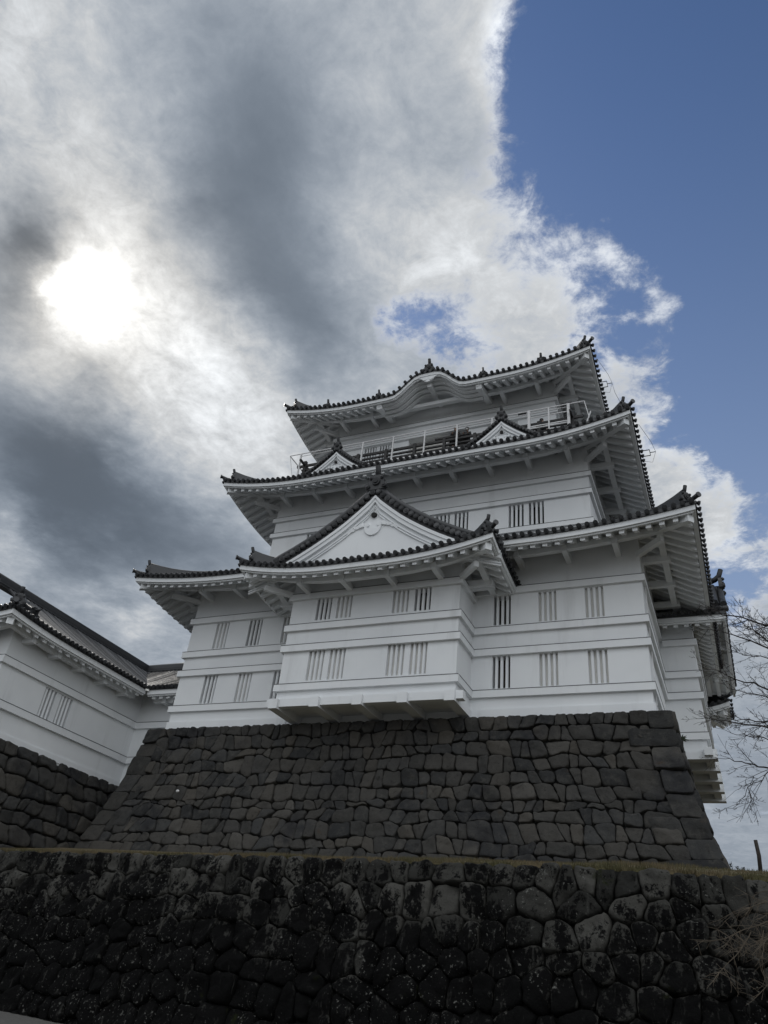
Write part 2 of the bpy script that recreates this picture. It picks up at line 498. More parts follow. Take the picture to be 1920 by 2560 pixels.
class Skirt:
    """tiled eave round a rectangle: tiles, rolls, white fascias, soffit, rafters, purlin, bracket arms, hips"""

    def __init__(s, root, rect, zw, L, rg, run, s1, s2, ov, sides=SIDES, eave=None, tiles=None, vmax=None, vmin=None, bump=None, xf=None,
                 soff=.55, pitch=.36, deg=1.0, hip_run=None, hips=None, fade=None, raft_gap=None, arm_gap=2.2, name='roof', horn=True, tip=True):
        s.root, s.rect, s.zw, s.L, s.rg, s.run, s.s1, s.s2, s.ov = root, rect, zw, L, rg, run, s1, s2, ov
        x0, y0, x1, y1 = rect
        s.len = dict(front=x1 - x0, back=x1 - x0, right=y1 - y0, left=y1 - y0)
        s.bumpf = bump or {}
        s.xf = xf or (lambda p: p)
        s.soff = soff
        s.fade = fade or run
        s.sides = sides
        eave = eave or {}; tiles = tiles or {}
        zt = .13
        roof = MB(); lip = MB(); fas = MB(); sof = MB(); raf = MB(); arms = []
        for sd in sides:
            Ls = s.len[sd]
            vm = (vmax or {}).get(sd, lambda t, Ls=Ls: min(run, t, Ls - t))
            vn = (vmin or {}).get(sd, lambda t: 0.0)
            ta, tb = tiles.get(sd, (0, Ls))
            cols = frange(ta, tb, pitch)
            side = s.pos(sd, 1, 0, 0) - s.pos(sd, 0, 0, 0)
            # pans
            for a, b in zip(cols[:-1], cols[1:]):
                ra, rb = [], []
                for k in range(6):
                    for t, r in ((a, ra), (b, rb)):
                        i = vn(t) + (max(vm(t), vn(t)) - vn(t)) * k / 5
                        r.append(s.surf(sd, t, i))
                roof.grid([ra, rb])
                # rolls stand on the column line b
                m = (a + b) / 2
                lo, hi = vn(m), vm(m)
                if hi - lo > .12:
                    seg = max(2, int((hi - lo) / .8))
                    pts = [s.surf(sd, m, (lo - .07 if lo == 0 else lo) + (hi - lo + (.07 if lo == 0 else 0)) * k / seg) + V((0, 0, .02)) for k in range(seg + 1)]
                    roll(roof, pts, .088, side, lo == 0)
            ea, eb = eave.get(sd, (0, Ls))
            if eb <= ea:
                continue
            s.sweep(lip, sd, ea, eb, .0, .05, 0.0, zt + .015, miter=(ea == 0, eb == Ls))
            s.sweep(fas, sd, ea, eb, .06, .20, -.24, -.003, miter=(ea == 0, eb == Ls))
            s.sweep(fas, sd, ea, eb, .15, .24, -.31, -.243, miter=(ea == 0, eb == Ls))
            # soffit boards
            rows = []
            for t in frange(ea, eb, .5):
                m = min(ov + .02, max(t, .15) if ea == 0 else 9, max(Ls - t, .15) if eb == Ls else 9)
                rows.append([s.pos(sd, min(max(t, .15), Ls - .15), i, s.zw - .31 + s.soff * i + s.lift(sd, t, i)) for i in (.15, .15 + (m - .15) * .5, m)])
            sof.grid(rows)
            # rafters
            for t in frange(ea + .35, eb - .35, raft_gap or .55):
                vi = min(ov + .02, t if ea == 0 else 9, Ls - t if eb == Ls else 9)
                b = s.bumpf.get(sd)
                if vi < .55 or (b and abs(t - b[0]) < b[1] * .98):
                    continue
                p = []
                for dz in (-.22, .045):
                    for i, q in ((.27, -.105), (.27, .105), (vi, .105), (vi, -.105)):
                        p.append(s.pos(sd, t + q, i, s.zw - .36 + s.soff * i + s.lift(sd, t, i) + dz))
                raf.hexa(p)
            # purlin and the arms that carry it
            if deg:
                i0, i1 = ov - deg - .14, ov - deg + .14
                zb = -.36 - .20 + s.soff * i0
                b = s.bumpf.get(sd)
                s.sweep(raf, sd, ea, eb, i0, i1, zb - .28, zb - .004, miter=(ea == 0, eb == Ls), step=1.2, nobump=True)
                aa = (ea + ov + .9) if ea == 0 else ea + .8
                bb = (eb - ov - .9) if eb == Ls else eb - .8
                if bb > aa:
                    for t in frange(aa, bb, arm_gap):
                        if b and abs(t - b[0]) < b[1]:
                            continue
                        m = MB(); p = []
                        w = .12
                        zz0 = s.zw + zb + s.lift(sd, t, i0, True)
                        for dz in (-.34, -.02):
                            for i, q in ((i0 - .12, -w), (i0 - .12, w), (ov + .03, w), (ov + .03, -w)):
                                p.append(s.pos(sd, t + q, i, zz0 + dz - .05))
                        m.hexa(p); arms.append(m)
        s.roof = roof.build(name, TILE, root)
        if lip.f:
            lip.build('eave_tile_edge', TILE, s.roof)
            fas.build('eave_fascia', PLASTER, s.roof)
            sof.build('soffit', PLASTER, s.roof)
            raf.build('rafters', PLASTER, s.roof)
        for m in arms:
            m.build('bracket_arm', PLASTER, s.roof)
        # hips
        for c in (hips if hips is not None else range(4)):
            sd = SIDES[(c + 1) % 4]      # corner at the start of this side
            if sd not in s.len:
                continue
            s.corner(sd, hip_run or run, ov, horn, tip)

    def pos(s, sd, t, i, z):
        x0, y0, x1, y1 = s.rect
        if sd == 'front':
            p = V((x0 + t, y0 + i, z))
        elif sd == 'right':
            p = V((x1 - i, y0 + t, z))
        elif sd == 'back':
            p = V((x1 - t, y1 - i, z))
        else:
            p = V((x0 + i, y1 - t, z))
        return s.xf(p)

    def lift(s, sd, t, i, nobump=False):
        Ls = s.len[sd]
        r = s.L * (max(0, 1 - t / s.rg) ** 2 + max(0, 1 - (Ls - t) / s.rg) ** 2) * max(0, 1 - i / s.fade)
        b = s.bumpf.get(sd)
        if b and not nobump:
            q = abs(t - b[0]) / b[1]
            if q < 1:
                q = min(1, max(0, (q - .10) / .72))
                g = 1 - q * q * q * (q * (q * 6 - 15) + 10)
                r += b[2] * g * max(0, 1 - i / b[3])
        return r

    def surf(s, sd, t, i):
        return s.pos(sd, t, i, s.zw + .13 + s.s1 * i + s.s2 * i * i + s.lift(sd, t, max(i, 0)))

    def sweep(s, mb, sd, ea, eb, i0, i1, zb, ztop, miter=(True, True), step=.45, nobump=False):
        rows = []
        for t in frange(ea, eb, step):
            r = []
            f = (t - ea) / (eb - ea)
            for i, z in ((i0, zb), (i0, ztop), (i1, ztop), (i1, zb), (i0, zb)):
                tt = ea + (i if miter[0] else 0) + f * (eb - ea - (i if miter[0] else 0) - (i if miter[1] else 0))
                r.append(s.pos(sd, tt, i, s.zw + z + s.lift(sd, t, i0, nobump)))
            rows.append(r)
        mb.grid(rows)
        mb.f.append(tuple(len(mb.v) - 5 + k for k in range(4))); mb.sm.append(False)
        n = len(rows)
        o = len(mb.v) - 5 * n
        mb.f.append(tuple(o + k for k in reversed(range(4)))); mb.sm.append(False)

    def corner(s, sd, hr, ov, horn, tip):
        P = lambda i, dz=0: s.surf(sd, i, i) + V((0, 0, dz))
        d = (P(0) - P(1)); d.z = 0; d.normalize()
        l = V((-d.y, d.x, 0))
        m = MB()
        # low tip ridge and its end tile
        pts = [P(i, .12 + .12 * max(0, 1 - (i + .12) / .5) ** 2) for i in (-.12, 0, .15, .3, .5)]
        m.tube(pts, [.10, .10, .10, .10, .10], 9)
        m.tube([pts[0] - d * .02, pts[0] + d * .05], .122, 10)
        # tall ridge: stacked courses with a round cap
        a = .42
        n = max(3, int((hr - a) / .4))
        rows = []; cap = []
        for k in range(n + 1):
            i = a + (hr - a) * k / n
            h = .30 + .42 * max(0, 1 - (i - a) / 2.4) ** 2
            c = P(i)
            rows.append([c + l * .17 - V((0, 0, .1)), c + l * .17 + V((0, 0, h * .45)), c + l * .125 + V((0, 0, h * .45)), c + l * .125 + V((0, 0, h)),
                         c - l * .125 + V((0, 0, h)), c - l * .125 + V((0, 0, h * .45)), c - l * .17 + V((0, 0, h * .45)), c - l * .17 - V((0, 0, .1))])
            cap.append(c + V((0, 0, h)))
        m.grid(rows)
        m.tube(cap, .115, 8)
        m.build('hip_ridge', TILE, s.roof)
        o = MB(); onigawara(o, P(a - .03, .16), d, .85, horn)
        o.build('ridge_end_tile', TILE, s.roof)
        # hip rafter under the corner, with its projecting nose and copper cap
        if tip:
            h = MB(); p = []
            for i in (.30, ov + .05):
                z = s.zw - .36 + s.soff * i + s.lift(sd, i, i)
                for q, dz in ((-.15, -.40), (.15, -.40), (.15, -.02), (-.15, -.02)):
                    b = s.pos(sd, i, i, z + dz)
                    p.append(b + l * q)
            h.hexa([p[0], p[1], p[5], p[4], p[3], p[2], p[6], p[7]])
            h.build('hip_rafter', PLASTER, s.roof)
            c = MB()
            b = s.pos(sd, .36, .36, s.zw - .36 + s.soff * .36 + s.lift(sd, .3, .3))
            q = [b + l * .19 - d * .2, b - l * .19 - d * .2, b - l * .19 + d * .16, b + l * .19 + d * .16]
            c.prism([x + V((0, 0, -.012)) for x in q], V((0, 0, .05)))
            c.build('hip_rafter_cap', COPPER, s.roof)
            # corner arm below the hip rafter
            if s.ov > 1.9:
                k = MB()
                i0 = ov - 1.0
                z0 = s.zw - .36 - .20 + s.soff * (i0 - .14) - .36
                k.bar(s.pos(sd, i0 - .10, i0 - .10, z0 + .12), s.pos(sd, ov + .1, ov + .1, z0 + .12), .22, .26)
                k.build('bracket_arm', PLASTER, s.roof)


def gable(root, xf, cx, yp, yb, za, um, prof, wall_z, lift=None, scale=1.0, eave_disc=True, board=.34, name='gable_roof', crest=1.0, wy=.13, soffit=False):
    """gabled roof with its ridge running back from the plane y = yp; prof(u) is the drop at distance u from the ridge"""
    lift = lift or (lambda y, u: 0)
    S = lambda sg, u, y, dz=0: xf(V((cx + sg * u, y, za - prof(u) + lift(y, u) + dz)))
    roof = MB()
    us = [um * k / 9 for k in range(10)]
    ys = frange(yp, yb, .36)
    for sg in (-1, 1):
        roof.grid([[S(sg, u, y) for u in us] for y in ys])
        roof.grid([[S(sg, u, yp), S(sg, u, yp, -.20 * scale)] for u in us]); roof.grid([[S(sg, u, yp, -.20 * scale), S(sg, u, yp + .1, -.20 * scale)] for u in us])
        sv = S(1, 0, yp + 1) - S(1, 0, yp)
        for a, b in zip(ys[:-1], ys[1:]):
            y = (a + b) / 2
            if y < yp + .5:
                continue
            pts = [S(sg, um + .07, y, .02)] + [S(sg, u, y, .02) for u in reversed(us)]
            roll(roof, pts, .088, sv, eave_disc)
        # verge: end tiles facing forwards, a raised rib of cover tiles behind them
        n = int(um * 1.14 / (.30 * scale))
        for k in range(n):
            u = um * (k + .6) / n
            a = S(sg, u, yp - .14, .13); b = S(sg, u, yp + .35, .13)
            roof.tube([a, b], .15 * scale, 10)
            roof.tube([a - (b - a) * .05, a + (b - a) * .02], .10 * scale, 8)
        roof.tube([S(sg, u, yp + .02, .37 * scale) for u in us], .16 * scale, 8)
        roof.tube([S(sg, u, yp + .46, .14) for u in us], .17 * scale, 8)
        roof.tube([S(sg, u, yp + .34, .36 * scale) for u in us[:9]], .15 * scale, 8)
        roof.tube([S(sg, u, yp + .36, .56 * scale) for u in us[:9]], .10 * scale, 8)
    r = roof.build(name, TILE, root)
    # barge boards and the double line inside them
    bb = MB(); wl = MB()
    fine = [um * k / 22 for k in range(23)]
    for sg in (-1, 1):
        e0 = .17 * scale
        for (d0, d1, y0, y1, m) in ((e0, e0 + board * .45, -.06, .12, bb), (e0 + board * .45, e0 + board, -.005, .12, bb),
                                    (e0 + board + .16 * scale, e0 + board + .21 * scale, wy - .08, wy + .01, wl), (e0 + board + .27 * scale, e0 + board + .32 * scale, wy - .07, wy + .01, wl)):
            rows = []
            for u in fine:
                # boards keep their width on the steep part
                sl = math.sqrt(1 + ((prof(u + .05) - prof(max(u - .05, 0))) / .1) ** 2)
                rows.append([S(sg, u, yp + y0, -d0 * sl), S(sg, u, yp + y0, -d1 * sl), S(sg, u, yp + y1, -d1 * sl), S(sg, u, yp + y1, -d0 * sl), S(sg, u, yp + y0, -d0 * sl)])
            m.grid(rows)
    bb.build('barge_board', PLASTER, r)
    wl.build('gable_moulding', PLASTER, r)
    gw = MB()
    for sg in (-1, 1):
        gw.grid([[S(sg, u, yp + wy, -.2), xf(V((cx + sg * u, yp + wy, min(wall_z, za - prof(u) - .2))))] for u in fine])
    gw.build('gable_wall', PLASTER, r)
    if soffit:
        so = MB()
        for sg in (-1, 1):
            so.grid([[S(sg, u, y, -.17) for u in us] for y in (yp + .12, yp + wy)])
            for u in (um * .15, um * .45, um * .75):
                so.bar(S(sg, u, yp + .1, -.32), S(sg, u, yp + wy, -.32), .24, .26)
        so.build('verge_soffit', PLASTER, r)
    # pendant carving
    C = lambda x, z: xf(V((cx + x * scale, yp + wy, za + z * scale)))
    nrm = (xf(V((cx, yp - 1, za))) - xf(V((cx, yp, za)))).normalized()
    orn = MB()
    zc = -1.95
    cres = [(.46 * math.cos(math.pi * (1.0 + k / 12.0)), zc - .02 + .52 * math.sin(math.pi * (1.0 + k / 12.0))) for k in range(13)]
    cres += [(.46, zc + .16), (.36, zc + .22), (.27, zc + .1), (.34, zc - .02), (.22, zc - .20), (.08, zc - .12), (-.08, zc - .12), (-.22, zc - .20), (-.34, zc - .02), (-.27, zc + .1), (-.36, zc + .22), (-.46, zc + .16)]
    orn.prism([C(x, z) for x, z in cres], nrm * .08)
    for sg in (-1, 1):
        orn.tube([C(sg * .33, zc + .08) + nrm * .09, C(sg * .33, zc + .08) + nrm * .0], .12 * scale, 10)
        leaf = [(.46, zc + .02), (.50, zc + .22), (.64, zc + .26), (.76, zc + .14), (.88, zc + .10), (1.0, zc - .02), (1.18, zc - .08), (1.42, zc - .34), (1.22, zc - .24), (1.04, zc - .20), (.92, zc - .10), (.74, zc - .06), (.60, zc - .02)]
        orn.prism([C(sg * x, z) for x, z in leaf], nrm * .07)
        orn.tube([C(sg * .66, zc + .05) + nrm * .10, C(sg * .66, zc + .05)], .10 * scale, 10)
        orn.tube([C(sg * .96, zc - .02) + nrm * .09, C(sg * .96, zc - .02)], .07 * scale, 10)
    orn.build('pendant_carving', PLASTER, r)
    hx = MB()
    hx.prism([C(.15 * math.cos(math.pi / 3 * k + math.pi / 6), zc + .62 + .15 * math.sin(math.pi / 3 * k + math.pi / 6)) for k in range(6)], nrm * .13)
    hx.build('hexagonal_boss', DARK, r)
    # ridge with its end tile
    rd = MB()
    w = .17 * scale
    h = .42 * scale
    a = [xf(V((cx + q, yp + .05, za + z))) for q, z in ((-w, -.1), (w, -.1), (w * .7, h), (-w * .7, h))]
    b = [xf(V((cx + q, yb, za + z))) for q, z in ((-w, -.1), (w, -.1), (w * .7, h), (-w * .7, h))]
    rd.hexa([a[0], a[1], b[1], b[0], a[3], a[2], b[2], b[3]])
    rd.tube([xf(V((cx, yp + .0, za + h))), xf(V((cx, yb, za + h)))], .12 * scale, 8)
    rd.build('main_ridge', TILE, r)
    oe = MB()
    onigawara(oe, xf(V((cx, yp - .06, za + .16 * scale))), nrm, 1.45 * crest)
    oe.build('ridge_end_tile', TILE, r)
    return r


def window(root, o, ud, inw, w, h, cells, depth=.30):
    """barred window: o lower-left corner on the wall plane, ud along the wall, inw into it; cells (u0, u1, open, bars)"""
    o, ud, inw = V(o), V(ud), V(inw); up = V((0, 0, 1))
    Q = lambda u, z, d: o + ud * u + up * z + inw * d
    f = MB()
    D = .55
    f.quad(Q(0, 0, 0), Q(w, 0, 0), Q(w, 0, D), Q(0, 0, D))
    f.quad(Q(0, h, 0), Q(w, h, 0), Q(w, h, D), Q(0, h, D))
    f.quad(Q(0, 0, 0), Q(0, h, 0), Q(0, h, D), Q(0, 0, D))
    f.quad(Q(w, 0, 0), Q(w, h, 0), Q(w, h, D), Q(w, 0, D))
    for (a, b) in zip(cells[:-1], cells[1:]):    # mullion between the cells
        p = [Q(u, z, d) for z in (0.002, h - .002) for u, d in ((a[1], .03), (b[0], .03), (b[0], D), (a[1], D))]
        f.hexa(p)
    wn = f.build('window', PLASTER, root)
    for (u0, u1, op, nb) in cells:
        s = MB()
        d = .50 if op else .17
        if op == 2:
            s.quad(Q(u0, 0, d), Q(u1, 0, d), Q(u1, h, d), Q(u0, h, d)); s.build('dark_opening', DARK, wn)
        elif op:
            s.quad(Q(u0, 0, d), Q(u1, 0, d), Q(u1, h, d), Q(u0, h, d)); s.build('inner_panel', BROWN, wn)
        else:
            s.quad(Q(u0, 0, d), Q(u1, 0, d), Q(u1, h, d), Q(u0, h, d)); s.build('shutter', SHUT, wn)
        bw = min(.128, (u1 - u0) / (2 * nb + 1) * 1.12)
        g = (u1 - u0 - nb * bw) / (nb + 1)
        for k in range(nb):
            c = u0 + g + bw / 2 + k * (g + bw)
            b = MB()
            sec = ((-bw / 2, .10), (-bw / 2, .075), (-bw * .22, .03), (bw * .22, .03), (bw / 2, .075), (bw / 2, .10), (bw / 2, .165), (-bw / 2, .165))
            b.prism([Q(c + x, .003, y) for x, y in sec], up * (h - .006))
            b.build('bar', PLASTER, wn)
    return wn


def wall_face(mb, o, ud, width, z0, z1, openings):
    o, ud = V(o), V(ud)
    us = sorted({0, width} | {u for a in openings for u in (a[0], a[1])})
    zs = sorted({z0, z1} | {z for a in openings for z in (a[2], a[3])})
    for ua, ub in zip(us[:-1], us[1:]):
        for za, zb in zip(zs[:-1], zs[1:]):
            mu, mz = (ua + ub) / 2, (za + zb) / 2
            if any(a[0] < mu < a[1] and a[2] < mz < a[3] for a in openings):
                continue
            P = lambda u, z: V((o.x + ud.x * u, o.y + ud.y * u, z))
            mb.quad(P(ua, za), P(ub, za), P(ub, zb), P(ua, zb))


PB = .15


def band(root, boxes, zt, h=.32):
    """projecting plaster string course made of butted runs, with a thin flashing on top; boxes (x0, x1, y0, y1, outward axis)"""
    for (x0, x1, y0, y1, e) in boxes:
        m = MB(); c = MB()
        m.box(x0, x1, y0, y1, zt - h, zt)
        k = .014
        c.box(x0 - (k if '-x' in e else 0), x1 + (k if '+x' in e else 0), y0 - (k if '-y' in e else 0), y1 + (k if '+y' in e else 0), zt + .001, zt + .024)
        b = m.build('string_course', PLASTER, root)
        c.build('flashing', FLASH, b)


# ================================================================== the keep
keep = thing('castle_keep', (12, 11, 0.9), 'white plastered three-tiered castle keep with black tiled roofs standing on the big battered stone base', 'castle')
W, DEP = 24.0, 22.0
BL, BR, BD = 7.55, 16.29, 2.02
TX, TY0, TY1 = W + 1.62, 6.57, 14.5
S2, S3, S3Y = 2.38, 4.43, 4.50

tw = MB()
o1 = []
for x in (1.62, 3.74, 5.86, 17.28, 19.40, 21.50):
    o1 += [(x, x + .82, 5.42, 6.92), (x, x + .82, 2.37, 3.88)]
wall_face(tw, (0, 0, 0), (1, 0, 0), W, .6, 9.65, o1)
wall_face(tw, (W, 0, 0), (0, 1, 0), DEP, .6, 9.65, [])
wall_face(tw, (0, DEP, 0), (1, 0, 0), W, .6, 9.65, [])
wall_face(tw, (0, 0, 0), (0, 1, 0), DEP, .6, 9.65, [])
tw.build('first_tier_wall', PLASTER, keep)
for a in ((-.07, BL - .5, -.07, 0), (BR + .5, W + .07, -.07, 0), (-.07, 0, 0, DEP), (W, W + .07, 0, TY0)):
    pl = MB()      # plinth
    pl.box(a[0], a[1], a[2], a[3], .6, 1.42)
    pl.build('plinth', PLASTER, keep)
open_lower = {1.62: 1, 5.86: 1, 17.28: 1}
open_upper = {3.74: 1, 17.28: 1}
for x in (1.62, 3.74, 5.86, 17.28, 19.40, 21.50):
    window(keep, (x, 0, 5.42), (1, 0, 0), (0, 1, 0), .82, 1.50, [(0, .82, open_upper.get(x, 0), 3)])
    window(keep, (x, 0, 2.37), (1, 0, 0), (0, 1, 0), .82, 1.51, [(0, .82, open_lower.get(x, 0), 3)])
p = PB
for zt, zb, ztur in ((7.27, 6.95, 6.95), (5.28, 5.28, 5.28), (4.21, 4.21, 4.21), (2.26, 2.26, 2.26)):
    tur = [(W + p, TX + p, TY0 - p, TY0, '-y'), (TX, TX + p, TY0, TY1, '+x')]
    bay = [(BL - p, BR + p, -BD - p, -BD, '-y'), (BL - p, BL, -BD, 0, '-x'), (BR, BR + p, -BD, 0, '+x')]
    main = [(-p, BL - p, -p, 0, '-y-x'), (BR + p, W + p, -p, 0, '-y+x'), (-p, 0, 0, DEP, '-x'), (W, W + p, 0, TY0, '+x')]
    if zt == zb:
        band(keep, main + bay + tur, zt)
    else:
        band(keep, main, zt); band(keep, bay, zb); band(keep, tur, ztur)

# front bay
bay = MB()
ob = [(u, u + 1.92, z0, z1) for u in (8.94 - BL, 12.98 - BL) for z0, z1 in ((5.49, 6.65), (2.42, 3.93))]
wall_face(bay, (BL, -BD, 0), (1, 0, 0), BR - BL, 1.3, 8.2, ob)
wall_face(bay, (BL, -BD, 0), (0, 1, 0), BD, 1.3, 8.4, [])
wall_face(bay, (BR, -BD, 0), (0, 1, 0), BD, 1.3, 8.4, [])
bay.build('bay_wall', PLASTER, keep)
for x, lo, up_ in ((8.94, (0, 0), (1, 0)), (12.98, (0, 0), (0, 1))):
    window(keep, (x, -BD, 5.49), (1, 0, 0), (0, 1, 0), 1.92, 1.16, [(0, .80, up_[0], 3), (1.10, 1.92, up_[1], 3)])
    window(keep, (x, -BD, 2.42), (1, 0, 0), (0, 1, 0), 1.92, 1.51, [(0, .82, lo[0], 3), (1.10, 1.92, lo[1], 3)])


def stone_drop(xf, a0, a1, d, root):
    """overhanging floor: sill board, boarded underside and the cantilever beams below it"""
    m = MB()
    m.box(a0 - .34, a1 + .42, -d - .20, -d + .16, 1.16, 1.52, xf)
    m.box(a0 - .02, a0 + .16, -d + .16, 0, 1.16, 1.50, xf)
    m.box(a1 - .16, a1 + .02, -d + .16, 0, 1.16, 1.50, xf)
    s = m.build('overhang_sill', PLASTER, root)
    u = MB(); u.box(a0 + .16, a1 - .16, -d + .16, 0.05, 1.40, 1.46, xf); u.build('overhang_floor', PLASTER, root)
    for k in range(5):
        x = a0 + .12 + (a1 - a0 - .24) * k / 4
        b = MB()
        b.box(x - .23, x + .23, -d - .38, -.02, 1.04, 1.157, xf)
        b.box(x - .23, x + .23, -d - .38, -d - .203, 1.157, 1.49, xf)
        b.box(x - .225, x + .225, -d + .163, -.02, 1.157, 1.398, xf)
        b.build('cantilever_beam', PLASTER, root)


ident = lambda q: V(q)
EC = (TY0 + TY1) / 2
FC = (BL + BR) / 2
east = lambda q: V((W - q[1], EC + (q[0] - FC), q[2]))      # the front bay's frame turned to face right
stone_drop(ident, BL, BR, BD, keep)
half = (TY1 - TY0) / 2
stone_drop(east, FC - half, FC + half, 1.62, keep)

# right-hand bay
tb = MB()
wall_face(tb, (W, TY0, 0), (1, 0, 0), 1.62, 1.3, 8.6, [])
wall_face(tb, (TX, TY0, 0), (0, 1, 0), TY1 - TY0, 1.3, 8.6, [])
wall_face(tb, (W, TY1, 0), (1, 0, 0), 1.62, 1.3, 8.6, [])
tb.build('bay_wall', PLASTER, keep)

# first roof
e1, e2, e3 = 2.67, 2.69, 2.71
Skirt(keep, (-e1, -e1, W + e1, DEP + e1), 8.32, .60, 7.0, e1 + S2, .50, .012, e1)
# second tier
t2 = MB()
X0, X1, Y0, Y1 = S2, W - S2, S2, DEP - S2
w2 = [4.80, 8.95, 13.09, 17.29]
wall_face(t2, (X0, Y0, 0), (1, 0, 0), X1 - X0, 10.2, 17.2, [(x - X0, x - X0 + 1.92, 12.25, 13.65) for x in w2])
wall_face(t2, (X1, Y0, 0), (0, 1, 0), Y1 - Y0, 10.2, 17.2, [])
wall_face(t2, (X0, Y1, 0), (1, 0, 0), X1 - X0, 10.2, 17.2, [])
wall_face(t2, (X0, Y0, 0), (0, 1, 0), Y1 - Y0, 10.2, 17.2, [])
t2.build('second_tier_wall', PLASTER, keep)
for x in w2:
    window(keep, (x, Y0, 12.25), (1, 0, 0), (0, 1, 0), 1.92, 1.40, [(0, .82, 2, 3), (1.10, 1.92, 2, 3)])
ring2 = lambda x0, x1, y0, y1: [(x0 - p, x1 + p, y0 - p, y0, '-y'), (x0 - p, x0, y0, y1, '-x'), (x1, x1 + p, y0, y1, '+x')]
for zt in (15.08, 13.97, 12.12):
    band(keep, ring2(X0, X1, Y0, Y1), zt, .28)
# second roof, with a wavy gable on its right eave
Skirt(keep, (X0 - e2, Y0 - e2, X1 + e2, Y1 + e2), 15.86, .80, 6.0, e2 + S3Y - S2, .50, .012, e2, bump=dict(right=(11.3, 3.2, 1.1, 5)))
# third tier
t3 = MB()
U0, U1, V0, V1 = S3, W - S3, S3Y, DEP - S3Y
o3 = [(6.77 - U0, 8.73 - U0, 20.20, 21.42), (9.94 - U0, 13.88 - U0, 18.66, 21.45), (15.28 - U0, 17.2 - U0, 20.20, 21.42), (17.24 - U0, 17.77 - U0, 21.64, 21.97)]
wall_face(t3, (U0, V0, 0), (1, 0, 0), U1 - U0, 17.6, 24.6, o3)
wall_face(t3, (U1, V0, 0), (0, 1, 0), V1 - V0, 17.6, 24.6, [(2.0, 4.2, 18.66, 21.3)])
wall_face(t3, (U0, V1, 0), (1, 0, 0), U1 - U0, 17.6, 24.6, [])
wall_face(t3, (U0, V0, 0), (0, 1, 0), V1 - V0, 17.6, 24.6, [])
t3.build('third_tier_wall', PLASTER, keep)
for x in (6.77, 15.28):
    window(keep, (x, V0, 20.20), (1, 0, 0), (0, 1, 0), 1.96, 1.22, [(0, .86, 2, 4), (1.10, 1.96, 2, 4)])
dr = MB()      # wide balcony doorway: reveals, a pale sliding panel and a dark gap
dr.box(9.94, 13.88, V0 + .02, V0 + .7, 21.452, 21.50); dr.box(9.90, 9.938, V0 + .02, V0 + .7, 18.66, 21.45); dr.box(13.882, 13.92, V0 + .02, V0 + .7, 18.66, 21.45)
door = dr.build('doorway', PLASTER, keep)
a = MB(); a.box(12.5, 14.9, 3.30, V0, 18.652, 18.93); a.build('door_step', STEEL, door)
a = MB(); a.box(9.94, 12.6, V0 + .45, V0 + .5, 18.66, 21.45); a.build('sliding_panel', SHUT, door)
a = MB(); a.box(12.6, 13.88, V0 + .66, V0 + .7, 18.66, 21.45); a.build('dark_opening', DARK, door)
a = MB(); a.box(12.25, 12.62, V0 + .08, V0 + .3, 20.5, 20.95); a.build('white_notice_box', STEEL, door)
a = MB(); a.box(17.24, 17.77, V0 + .03, V0 + .1, 21.64, 21.97); a.build('louvre_vent', FLASH, keep)
a = MB(); a.box(U1 - .6, U1 - .5, V0 + 2.0, V0 + 4.2, 18.66, 21.3); a.build('dark_opening', DARK, keep)
for zt, h in ((22.70, .26), (21.62, .15)):
    band(keep, ring2(U0, U1, V0, V1), zt, h)
# third roof with the wavy gable over the middle of the front eave
kc, kw, kh = 12.05 - (U0 - e3), 3.3, 1.42
r3 = Skirt(keep, (U0 - e3, V0 - e3, U1 + e3, V1 + e3), 23.08, .78, 5.5, 6.2, .50, .02, e3, bump=dict(front=(kc, kw, kh, 6.5)))
kx = 12.05
# curved boards, pendant, strut and end beams under the wavy gable
kb = MB()
for (i, dz, th) in ((.36, -.33, .16), (.62, -.42, .16), (.95, -.50, .16), (1.30, -.56, .18)):
    rows = []
    for k in range(33):
        t = kc - kw + 2 * kw * k / 32
        z = r3.zw + dz + r3.lift('front', t, i) + .10 * i
        rows.append([r3.pos('front', t, i, z), r3.pos('front', t, i, z + th), r3.pos('front', t, i + .24, z + th + .05), r3.pos('front', t, i + .24, z), r3.pos('front', t, i, z)])
    kb.grid(rows)
kb.build('wavy_gable_boards', PLASTER, r3.roof)
kb = MB()
kb.grid([[V((U0 - e3 + t, V0 + .01, 24.45)), V((U0 - e3 + t, V0 + .01, 24.9 + r3.lift('front', t, e3)))] for t in frange(kc - kw - .2, kc + kw + .2, .25)])
kb.build('gable_back_panel', PLASTER, r3.roof)
kb = MB()
rows_ = []
for t in frange(kc - kw, kc + kw, .2):
    rows_.append([r3.pos('front', t, i, r3.zw - .16 + .20 * i + r3.lift('front', t, i)) for i in (.15, .8, 1.5, 2.2, e3 + .03)])
kb.grid(rows_, True)
kb.build('wavy_soffit', PLASTER, r3.roof)
kp = MB()
yk = V0 - e3 + .20; zk = 23.08 + kh - .50
prof_ = [(-.95, .10), (-.62, .16), (-.42, .06), (-.30, -.10), (-.12, -.22), (.12, -.22), (.30, -.10), (.42, .06), (.62, .16), (.95, .10), (.55, .30), (-.55, .30)]
kp.prism([(kx + x, yk, zk + z) for x, z in prof_], (0, -.10, 0))
for x in (-.2, .2):
    kp.tube([(kx + x, yk - .14, zk + .02), (kx + x, yk - .05, zk + .02)], .13, 10)
kp.build('gable_pendant', PLASTER, r3.roof)
for x0, za_, zb_ in ((kx, 23.75, 23.95),):
    b = MB(); b.bar((x0, V0 - e3 + .4, za_), (x0, V0 + .02, zb_), .26, .3); b.build('bracket_arm', PLASTER, r3.roof)
